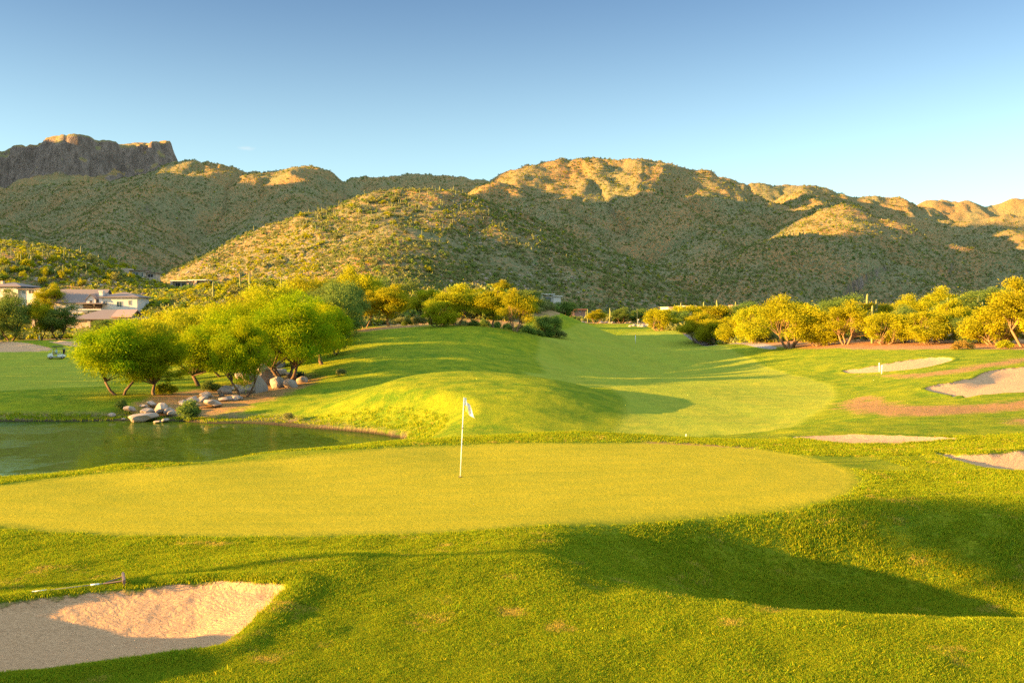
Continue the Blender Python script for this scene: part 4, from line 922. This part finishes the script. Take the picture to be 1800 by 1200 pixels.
# ------------------------------------------------------------------ flagstick
bx, by = hit(809, 838, 20, 40); bz = H1(bx, by); top = Vector(at(815.5, 698, by-.05)); base = Vector((bx, by, bz))
fs_ = empty('flagstick', base); tag(fs_, 'white flagstick with limp white and yellow flag on the putting green', 'flagstick')
tv = top-base
MB().tube([(0, 0, -.1), tuple(tv*.3), tuple(tv)], [.015, .014, .012], 8).build('pole', M_WHITE, fs_, True)
MB().tube([tuple(tv*.605), tuple(tv*.62)], .03, 8).build('marker_band', M_GREY, fs_, True)
MB().tube([(0, 0, .002), (0, 0, .012)], .056, 20).build('cup', M_DARK, fs_)
def flag_mat():
    m, n, out = newmat('flag_cloth')
    uv = n.n('ShaderNodeUVMap').outputs[0]; sp_ = n.n('ShaderNodeSeparateXYZ', {0: uv})
    u, v = sp_.outputs[0], sp_.outputs[1]
    c = n.mix(n.ramp(v, .46, .44), (.55, .66, .74), (.78, .72, .12))
    c = n.mix(n.ramp(u, .52, .56), c, (.72, .76, .78))
    dv = n.n('ShaderNodeVectorMath', {0: n.scalev(n.n('ShaderNodeVectorMath', {0: uv, 1: (.42, .62, 0)}, operation='SUBTRACT').outputs[0], (3.2, 1.6, 1))}, operation='LENGTH').outputs[1]
    c = n.mix(n.math('MULTIPLY', n.ramp(n.math('ADD', dv, n.math('MULTIPLY', n.noise(9, uv, 2), .25)), .46, .38), .9), c, (.06, .07, .10))
    d_ = n.n('ShaderNodeBsdfDiffuse', {'Color': c}); t_ = n.n('ShaderNodeBsdfTranslucent', {'Color': c}); mx = n.n('ShaderNodeMixShader', {0: .3, 1: d_, 2: t_}); n.t.links.new(mx.outputs[0], out.inputs[0]); return m
nu, nv = 24, 20; V_ = []; UV = []
for j in range(nv+1):
    for i in range(nu+1):
        u, v = i/nu, j/nv          # u away from the pole, v down the cloth
        fall = u**1.1
        x_ = .018+.33*u*(.55+.45*v)+.02*math.sin(u*9); y_ = .055*math.sin(u*11+v*1.5)*u**.5; z_ = -.02-.40*v*(1-.05*u)-.27*fall*(.55+.45*u)+.02*math.sin(u*8)
        V_.append((tv.x+x_-.043*tv.length*(v*.2+fall*.1)*1.0, tv.y+y_, tv.z+z_)); UV.append((u, 1-v))
Qf = [(j*(nu+1)+i, j*(nu+1)+i+1, (j+1)*(nu+1)+i+1, (j+1)*(nu+1)+i) for j in range(nv) for i in range(nu)]
me = bpy.data.meshes.new('flag'); me.from_pydata(V_, [], Qf); uvl = me.uv_layers.new(name='UVMap')
for l in me.loops: uvl.data[l.index].uv = UV[l.vertex_index]
me.materials.append(flag_mat()); me.polygons.foreach_set('use_smooth', [True]*len(me.polygons)); link('flag', me, fs_)
# far markers and stakes
p = gp(1117, 168); o = empty('yardage_marker', p); tag(o, 'white yardage pole standing mid fairway in the distance', 'marker pole')
MB().tube([(0, 0, -.1), (0, 0, 1.45)], .05, 10).build('pole', M_WHITE, o, True); MB().tube([(0, 0, 1.45), (0, 0, 1.52)], .06, 10).build('cap', M_BLACK, o, True)
p = gp(1121, 262); o = empty('flagstick', p); tag(o, 'thin white flagstick on the farthest green', 'flagstick')
MB().tube([(0, 0, -.1), (0, 0, 2.1)], .03, 8).build('pole', M_WHITE, o, True); MB().add([(0, 0, 2.1), (.35, .03, 2.0), (.33, -.02, 1.75), (0, 0, 1.75), (0, .02, 2.1), (.35, .05, 2.0), (.33, 0, 1.75), (0, .02, 1.75)], [(0, 1, 2, 3), (7, 6, 5, 4), (0, 4, 5, 1), (3, 2, 6, 7), (1, 5, 6, 2), (0, 3, 7, 4)]).build('flag', M_WHITE, o)
def stake(px, d, h, label, name='marker_stake', lean=0, r=1.0):
    p = gp(px, d); o = empty(name, p); o.rotation_euler = (0, lean, .3); tag(o, label, 'stake', 'white marker stakes')
    MB().tube([(0, 0, -.1), (0, 0, h*.8), (0, 0, h*.92), (0, 0, h)], [.055*r, .055*r, .05*r, .02*r], 8).build('post', M_WHITE, o, True); MB().tube([(0, 0, h*.72), (0, 0, h*.76)], .058*r, 8).build('band', M_GREY, o, True)
stake(1546, 88, .78, 'left and farther of two white stakes by the right bunker', lean=-.05); stake(1550, 84, .74, 'right and nearer of two white stakes by the right bunker', lean=.04)
stake(69, 186, 1.0, 'white stake at the far bunker behind the golf cart'); stake(1206, 41, .10, 'tiny white stake at the back right of the putting green', r=.4)
# ------------------------------------------------------------------ bunker rake
h0 = hit(62, 1047, 14, 24); h1 = hit(217, 1030, 14, 24)
A = Vector((h0[0], h0[1], H1(*h0)+.07)); B = Vector((h1[0], h1[1], H1(*h1)+.09)); L_ = (B-A).length; dr_ = (B-A).normalized()
rk_ = empty('bunker_rake', A); rk_.rotation_mode = 'QUATERNION'; rk_.rotation_quaternion = dr_.to_track_quat('X', 'Z'); tag(rk_, 'long grey bunker rake lying on the grass above the sand', 'rake')
MB().tube([(0, 0, 0), (L_, 0, 0)], .015, 8).build('handle', M_GREY, rk_, True)
MB().tube([(-.05, 0, 0), (.18, 0, 0)], .024, 8).build('grip', M_WHITE, rk_, True); MB().tube([(L_*.62, 0, 0), (L_*.72, 0, 0)], .0215, 8).build('sleeve', M_WHITE, rk_, True)
hd = MB().box(L_-.02, L_+.03, -.30, .30, .02, .10, .012); hd.tube([(L_-.35, 0, 0), (L_, -.14, .05)], .012, 6); hd.tube([(L_-.35, 0, 0), (L_, .14, .05)], .012, 6)
for ax in hd.v: pass
hdo = hd.build('head', simple('brown_rake_head', (.16, .12, .10), .6), rk_)
for i in range(9): MB().tube([(L_+.005, -.27+.0675*i, .03), (L_+.005, -.27+.0675*i, -.06)], [.011, .006], 6).build('tine', M_BLACK, rk_, True)
# ------------------------------------------------------------------ golf cart, heading left
p = gp(100, 150); gcar = empty('golf_cart', (p[0], p[1], p[2]), R(205)); tag(gcar, 'pale blue and white golf cart driving on the far fairway', 'golf cart')
def prism(pts, y0, y1):
    k = len(pts); v = [(x_, y0, z_) for x_, z_ in pts]+[(x_, y1, z_) for x_, z_ in pts]
    return MB().add(v, [tuple(range(k))[::-1], tuple(range(k, 2*k))]+[(i, (i+1) % k, k+(i+1) % k, k+i) for i in range(k)])
prism([(1.25,.32),(1.28,.5),(1.2,.68),(.95,.80),(.62,.86),(.55,.62),(.50,.34),(-.05,.32),(-.08,.62),(-.35,.66),(-.95,.70),(-1.15,.62),(-1.2,.40),(-1.1,.32)], -.56, .56).build('body', M_CART, gcar)
prism([(1.27,.2),(1.32,.34),(.52,.33),(.5,.26),(-1.1,.30),(-1.2,.34),(-1.15,.2)], -.54, .54).build('chassis', M_BLACK, gcar)
for s_ in (-1, 1):
    for xx in (.82, -.78):
        wh = empty('wheel', (xx, s_*.5, .23)); wh.parent = gcar
        MB().tube([(0, -.10, 0), (0, -.07, 0), (0, .07, 0), (0, .10, 0)], [.19, .23, .23, .19], 18).build('tyre', M_BLACK, wh, True); MB().tube([(0, s_*.06, 0), (0, s_*.112, 0)], [.13, .12], 14).build('rim', M_METAL, wh, True)
    MB().tube([(.62, s_*.50, .84), (.30, s_*.50, 1.80)], .02, 6).build('roof_strut', M_BLACK, gcar, True); MB().tube([(-.92, s_*.50, .68), (-.72, s_*.50, 1.82)], .02, 6).build('roof_strut', M_BLACK, gcar, True)
prism([(.72,1.78),(.70,1.84),(.3,1.90),(-.6,1.92),(-.92,1.87),(-.90,1.81)], -.6, .6).build('roof', M_BLACK, gcar)
prism([(.66,.86),(.635,.86),(.50,1.28),(.53,1.32)], -.54, .54).build('windshield', M_WHITE, gcar)
MB().box(-.45, .02, -.5, .5, .66, .78, .03).build('seat', M_SEAT, gcar); MB().box(-.54, -.42, -.5, .5, .80, 1.16, .03).build('backrest', M_SEAT, gcar)
MB().tube([(.55, .25, .8), (.32, .25, 1.08)], .018, 6).build('steering_column', M_BLACK, gcar, True)
bag = empty('golf_bag', (p[0], p[1], p[2]), R(205)); tag(bag, 'dark golf bag strapped upright on the back of the cart', 'golf bag')
MB().tube([(-.98, .0, .62), (-1.0, .0, .9), (-1.02, 0, 1.38), (-1.02, 0, 1.42)], [.15, .17, .16, .12], 12).build('body', M_BLACK, bag, True)
for i in range(4): MB().tube([(-1.02+.05*(i-1.5), .05*(-1)**i, 1.38), (-1.03+.06*(i-1.5), .06*(-1)**i, 1.60)], [.012, .03], 6).build('club', M_METAL, bag, True)
# the driver: one skinned body
def person(loc, rz):
    J = [((-.18,0,.80),.15),((-.20,0,1.0),.14),((-.20,0,1.25),.17),((-.19,0,1.36),.10),((-.17,0,1.44),.055),((-.13,0,1.56),.095),((-.13,0,1.65),.085),
         ((-.17,.19,1.31),.065),((.0,.25,1.12),.05),((.2,.18,1.12),.04),((.29,.15,1.13),.04),((-.17,-.19,1.31),.065),((.0,-.25,1.12),.05),((.2,-.1,1.12),.04),((.29,-.05,1.13),.04),
         ((-.12,.11,.82),.10),((.28,.14,.84),.08),((.36,.14,.42),.055),((.50,.14,.38),.045),((-.12,-.11,.82),.10),((.28,-.14,.84),.08),((.36,-.14,.42),.055),((.50,-.14,.38),.045)]
    E = [(0,1),(1,2),(2,3),(3,4),(4,5),(5,6),(2,7),(7,8),(8,9),(9,10),(2,11),(11,12),(12,13),(13,14),(0,15),(15,16),(16,17),(17,18),(0,19),(19,20),(20,21),(21,22)]
    me = bpy.data.meshes.new('person'); me.from_pydata([j[0] for j in J], E, [])
    m, n, out = newmat('person_clothes_and_skin'); pos = n.n('ShaderNodeTexCoord').outputs['Object']; q = n.n('ShaderNodeSeparateXYZ', {0: pos})
    skin = (.45, .26, .17); shirt = (.50, .68, .80); short = (.10, .10, .13)
    c = n.mix(n.math('GREATER_THAN', q.outputs[2], .93), short, shirt); c = n.mix(n.math('GREATER_THAN', q.outputs[2], 1.42), c, skin); c = n.mix(n.math('GREATER_THAN', n.math('MULTIPLY', q.outputs[0], 1), .10), c, skin)
    pr = n.n('ShaderNodeBsdfPrincipled', {'Base Color': c, 'Roughness': .8}); n.t.links.new(pr.outputs[0], out.inputs[0]); me.materials.append(m)
    o = link('person', me, None, loc, (0, 0, rz)); sk = o.modifiers.new('skin', 'SKIN')
    if not me.skin_vertices: me.attributes.new('skin', 'FLOAT', 'POINT') if False else None
    for i, j in enumerate(J):
        if me.skin_vertices: me.skin_vertices[0].data[i].radius = (j[1], j[1]); me.skin_vertices[0].data[i].use_root = (i == 0)
    ss_ = o.modifiers.new('sub', 'SUBSURF'); ss_.levels = 2; ss_.render_levels = 2
    return tag(o, 'seated driver in a light blue shirt inside the golf cart', 'person')
def add_person():
    o = person((p[0]+.25*math.sin(R(205))*1, p[1]-.25, p[2]), R(205))
    MB().add(*(lambda m_: (m_.v, m_.f))(MB().tube([(-.13, 0, 1.66), (-.13, 0, 1.72), (-.13, 0, 1.755)], [.105, .09, .03], 12).box(-.06, .10, -.07, .07, 1.66, 1.675))).build('cap', M_WHITE, o)
try: add_person()
except Exception as e: print('PERSON', e)

# ------------------------------------------------------------------ houses
def gable(w_, d_, h, over=.5, axis='x'):
    # roof with its ridge along x
    x0, x1, y0, y1 = -w_/2-over, w_/2+over, -d_/2-over, d_/2+over; t = .25
    v = [(x0,y0,0),(x1,y0,0),(x1,0,h),(x0,0,h),(x1,y1,0),(x0,y1,0)]; v2 = [(a_,b_,c_-t) for a_,b_,c_ in v]
    m_ = MB().add(v+v2, [(0,1,2,3),(3,2,4,5),(6,9,8,7),(9,11,10,8),(0,6,7,1),(5,4,10,11),(1,7,8,2),(2,8,10,4),(0,3,9,6),(3,5,11,9)]); return m_
def hip(w_, d_, h, over=.5):
    x0, x1, y0, y1 = -w_/2-over, w_/2+over, -d_/2-over, d_/2+over; r = max(0, (x1-x0)/2-(y1-y0)/2*1.0); t = .2
    r = max(r, .3)
    return MB().add([(x0,y0,0),(x1,y0,0),(x1,y1,0),(x0,y1,0),(-r,0,h),(r,0,h),(x0,y0,-t),(x1,y0,-t),(x1,y1,-t),(x0,y1,-t)],
        [(0,1,5,4),(1,2,5),(2,3,4,5),(3,0,4),(9,8,7,6),(0,6,7,1),(1,7,8,2),(2,8,9,3),(3,9,6,0)])
def window(par, x_, z_, w_, h, y_, frame=M_TRIM, glass=M_GLASS):
    m_ = MB(); t = .09
    m_.box(x_-w_/2-t, x_+w_/2+t, y_-.06, y_+.02, z_+h, z_+h+t).box(x_-w_/2-t, x_+w_/2+t, y_-.06, y_+.02, z_-t, z_).box(x_-w_/2-t, x_-w_/2, y_-.06, y_+.02, z_, z_+h).box(x_+w_/2, x_+w_/2+t, y_-.06, y_+.02, z_, z_+h).box(x_-.03, x_+.03, y_-.05, y_+.02, z_, z_+h)
    fr = m_.build('window', frame, par); MB().box(x_-w_/2, x_+w_/2, y_-.025, y_+.05, z_, z_+h).build('pane', glass, fr)
def gable_wall(w_, d_, h, z0, zt):   # wall box plus gable triangles (ridge along x)
    m_ = MB().box(-w_/2, w_/2, -d_/2, d_/2, z0, zt); x0, x1 = -w_/2+.002, w_/2-.002
    for x_ in (x0, x1-.2): m_.add([(x_,-d_/2,zt),(x_,d_/2,zt),(x_,0,zt+h-.3),(x_+.2,-d_/2,zt),(x_+.2,d_/2,zt),(x_+.2,0,zt+h-.3)], [(0,1,2),(5,4,3),(0,2,5,3),(1,4,5,2)])
    return m_
def place(px0, px1, pyb, d, label, rz=0, name='house', cat='house', dr=None):
    if dr: x_, y_ = hit((px0+px1)/2, pyb, *dr); d = y_
    X0 = at(px0, pyb, d); X1 = at(px1, pyb, d); o = empty(name, ((X0[0]+X1[0])/2, d, X0[2]), rz); tag(o, label, cat, 'houses among the desert trees'); return o, X1[0]-X0[0], d/F
# flat roofed houses: main block, roof slab, lower wing, windows
def modern(o, w_, u, hpx, wall, roof, blocks, wins, slabs=(), dp=9):
    h = hpx*u
    for x0, x1, z1, y0 in blocks: MB().box(x0*w_, x1*w_, y0, y0+dp, -4, z1*h).build('wall', wall, o)
    for x0, x1, z1, y0, t in slabs: MB().box(x0*w_, x1*w_, y0-.9, y0+dp+.5, z1*h+.003, z1*h+t).build('roof', roof, o)
    for x_, z_, ww, hh, y0, g in wins: window(o, x_*w_, z_*h, ww*w_, hh*h, y0-.002, M_TRIM, g)
o, w_, u = place(-18, 72, 518, 300, 'low house with grey roof half hidden behind the left edge trees', R(-4))
modern(o, w_, u, 18, M_WALLW, M_ROOFG, [(-.5,.05,.72,0),(.05,.5,.52,.8)], [(-.36,.25,.12,.3,0,M_GLASS),(-.16,.25,.16,.3,0,M_DARK),(.30,.12,.12,.28,.8,M_DARK),(.15,.12,.08,.28,.8,M_GLASS)], [(-.53,.08,.72,0,.35),(.02,.53,.52,.8,.3)])
hip(w_*.62, 10, 1.3, .8).build('roof', M_ROOFG, o, loc=(-.2*w_, 4.5, 18*u*.72+.36)); MB().box(-.38*w_, -.33*w_, 2, 3, 2, 22*u*1.12).build('chimney', M_WALLT, o)
# white two storey house
o, w_, u = place(95, 240, 556, 262, 'large white two storey house with grey tiled roofs and gable dormer', R(3))
A_ = 80*u; eA = 24*u; ob = empty('left_wing', (-w_/2+A_/2, 6, 0)); ob.parent = o
gable_wall(A_, 11, 24*u, -4, eA).build('wall', M_WALLW, ob); gable(A_, 11, 24*u, .6).build('roof', M_ROOFG, ob, loc=(0, 0, eA+.05))
B_ = 64*u; eB = 33*u; rb = empty('right_wing', (w_/2-B_/2, 5, 0)); rb.parent = o
MB().box(-B_/2, B_/2, -5, 5, -4, eB).build('wall', M_WALLW, rb); hip(B_, 10, 9*u, .6).build('roof', M_ROOFG, rb, loc=(0, 0, eB+.2))
window(rb, .02*B_, 17*u, 9*u, 9*u, -5.002); window(rb, .30*B_, 20*u, 4*u, 8*u, -5.002); window(rb, -.35*B_, 20*u, 5*u, 7*u, -5.002)
dm = empty('dormer', (-w_*.04, -.5, 24*u)); dm.parent = o
MB().box(-8*u, 8*u, 0, 5, -6*u, 6*u).add([(-8*u,.0,6*u),(8*u,.0,6*u),(0,.0,14*u),(-8*u,5,6*u),(8*u,5,6*u),(0,5,14*u)], [(0,1,2),(5,4,3)]).build('wall', M_WALLW, dm)
MB().add([(-9.5*u,-.4,5*u),(0,-.4,15.5*u),(0,5.2,15.5*u),(-9.5*u,5.2,5*u),(-9.5*u,-.4,4*u),(0,-.4,14.5*u),(0,5.2,14.5*u),(-9.5*u,5.2,4*u)], [(0,1,2,3),(7,6,5,4),(0,4,5,1),(3,2,6,7),(0,3,7,4)]).build('roof', M_ROOFG, dm)
MB().add([(9.5*u,-.4,5*u),(0,-.4,15.5*u),(0,5.2,15.5*u),(9.5*u,5.2,5*u),(9.5*u,-.4,4*u),(0,-.4,14.5*u),(0,5.2,14.5*u),(9.5*u,5.2,4*u)], [(3,2,1,0),(4,5,6,7),(1,5,4,0),(7,6,2,3),(4,7,3,0)]).build('roof', M_ROOFG, dm)
window(dm, 0, -1*u, 5*u, 5*u, -.002, M_TRIM, M_DARK)
MB().box(w_*.05, w_*.05+6*u, -.2, 1.2, 6*u, 43*u).box(w_*.05-.15, w_*.05+6*u+.15, -.35, 1.35, 43*u, 45*u).build('chimney', M_WALLW, o)
MB().box(-.15*w_, .12*w_, -3.2, -.6, 11*u, 13*u).build('balcony', M_WALLW, o); MB().box(-.13*w_, -.02*w_, -.8, -.5, 14*u, 21*u).build('balcony_opening', M_DARK, o); MB().box(.01*w_, .09*w_, -.8, -.5, 14*u, 21*u).build('balcony_opening', M_DARK, o); MB().box(-.17*w_, .14*w_, -3.4, 1, 21.5*u, 23.5*u).build('balcony_roof', M_ROOFG, o)
# lower tiled house in front
o, w_, u = place(58, 230, 588, 236, 'lower tan house with tiled porch roof in front of the white one', R(2))
MB().box(-.5*w_, .08*w_, 0, 9, -3, 26*u).build('wall', M_WALLT, o); MB().box(.0*w_, .5*w_, 1.5, 9, -3, 24*u).build('wall', M_WALLT, o)
hip(.6*w_, 10, 16*u, .8).build('roof', M_ROOFG, o, loc=(.22*w_, 4.6, 26*u+.25)); hip(.42*w_, 9.4, 10*u, .6).build('roof', M_ROOFP, o, loc=(-.24*w_, 4.4, 26*u+.22)); gable(.18*w_, 8, 12*u, .3).build('roof', M_ROOFP, o, loc=(.42*w_, 3, 32*u))
for x_ in (.08, .19, .32): MB().box(x_*w_-.35, x_*w_+.35, -.6, .1, -3, 25*u).build('porch_column', M_WALLT, o)
window(o, -.36*w_, 5*u, 16*u, 12*u, -.002, M_TRIM, M_DARK); window(o, -.12*w_, 5*u, 10*u, 8*u, -.002, M_TRIM, M_DARK); window(o, .26*w_, 4*u, 12*u, 10*u, 1.498, M_TRIM, M_GLASS)
o, w_, u = place(208, 272, 488, 0, 'small flat roofed house with orange lit corner high on the left slope', R(8), dr=(300, 900))
modern(o, w_, u, 17, M_WALLT, M_ROOFG, [(-.4,-.18,.95,-1.2),(-.18,.25,.72,0),(.25,.5,.5,.8)], [(-.02,.1,.14,.45,0,M_GLASS),(.14,.1,.06,.4,0,M_GLASS),(.36,.05,.14,.3,.8,M_DARK)], [(-.2,.28,.72,0,.25),(.22,.54,.5,.8,.25)])
MB().box(.12*w_, .22*w_, 3, 5, 4, 17*u*1.05).build('chimney', M_WALLP, o)
o, w_, u = place(300, 362, 507, 0, 'flat roofed glass fronted house above the reddish bank', R(-3), dr=(280, 700))
modern(o, w_, u, 16, M_WALLT, M_TRIM, [(-.5,-.44,.8,-1),(-.44,.2,.75,1),(.2,.26,.85,-1),(.3,.5,.75,.5)], [(-.32,.1,.14,.5,1,M_DARK),(-.14,.1,.14,.5,1,M_GLASS),(.06,.1,.14,.5,1,M_GLASS),(.4,.1,.1,.5,.5,M_GLASS)], [(-.52,-.02,.8,0,.35),(.0,.52,.88,0,.4)])
o, w_, u = place(922, 986, 531, 0, 'pale grey flat roofed house on the slope above the far gap', R(4), dr=(300, 900))
modern(o, w_, u, 17, M_WALLW, M_TRIM, [(-.5,.0,.85,0),(.0,.3,.6,1.5),(.3,.5,.55,0)], [(.14,.12,.2,.4,1.5,M_GLASS),(-.3,.2,.1,.3,0,M_GLASS)], [(-.52,.04,.85,0,.3),(-.02,.34,.78,.6,.35),(.28,.54,.6,0,.3)])
o, w_, u = place(1004, 1031, 549, 310, 'low orange walled building at the left of the far gap', R(10))
modern(o, w_, u, 9, M_WALLP, M_ROOFR, [(-.5,-.3,1.1,0),(-.3,.5,.5,.4)], [(.1,.1,.12,.25,.4,M_DARK)], [(-.32,.54,.5,.4,.3)])
o, w_, u = place(1174, 1224, 552, 285, 'long cream walled house above the low yellow trees', R(5))
modern(o, w_, u, 14, M_WALLW, M_WALLT, [(-.5,.1,.8,0),(.1,.5,.95,.6)], [(-.2,.3,.1,.3,0,M_GLASS)], [(-.52,.12,.8,0,.25),(.08,.52,.95,.6,.25)])
o, w_, u = place(1288, 1325, 552, 270, 'pink stucco house with one square window above the trees', R(-6))
modern(o, w_, u, 16, M_WALLP, M_WALLP, [(-.5,.2,.9,0),(.2,.5,1.02,.6)], [(-.15,.45,.2,.25,0,M_DARK)], [(-.52,.22,.9,0,.2)])
o, w_, u = place(1484, 1510, 560, 230, 'small brown house peeking out left of the tall saguaro', R(3))
modern(o, w_, u, 14, M_WALLP, M_ROOFG, [(-.5,.5,.8,0)], [(-.1,.5,.2,.2,0,M_DARK)], [(-.55,.55,.8,0,.4)])
o, w_, u = place(1582, 1610, 566, 215, 'small house with pinkish tiled hip roof between saguaros', R(6))
MB().box(-.5*w_, .5*w_, 0, 6, -3, 8*u).build('wall', M_WALLP, o); hip(w_, 6, 9*u, .5).build('roof', M_ROOFR, o, loc=(0, 3, 8*u+.2))
window(o, 0, 3*u, 5*u, 3*u, -.002)
o, w_, u = place(1700, 1770, 572, 198, 'wide house with red tiled hip roofs at the far right', R(-4))
MB().box(-.5*w_, .5*w_, 0, 8, -3, 13*u).build('wall', M_WALLP, o); hip(w_*.72, 8, 12*u, .6).build('roof', M_ROOFR, o, loc=(.16*w_, 4, 13*u+.2)); hip(w_*.4, 7, 8*u, .5).build('roof', M_ROOFR, o, loc=(-.3*w_, 3.2, 12*u+.2)); window(o, .1*w_, 5*u, 6*u, 5*u, -.002)
# low retaining wall near the far gap
p0 = gp(985, 320); o = MB().box(-5.5, 5.5, -.2, .2, -1.5, 1.1).build('garden_wall', M_WALLW, loc=(p0[0], p0[1], p0[2]+.6), rot=(0, .1, R(4))); tag(o, 'low pale garden wall below the grey hillside house', 'wall')
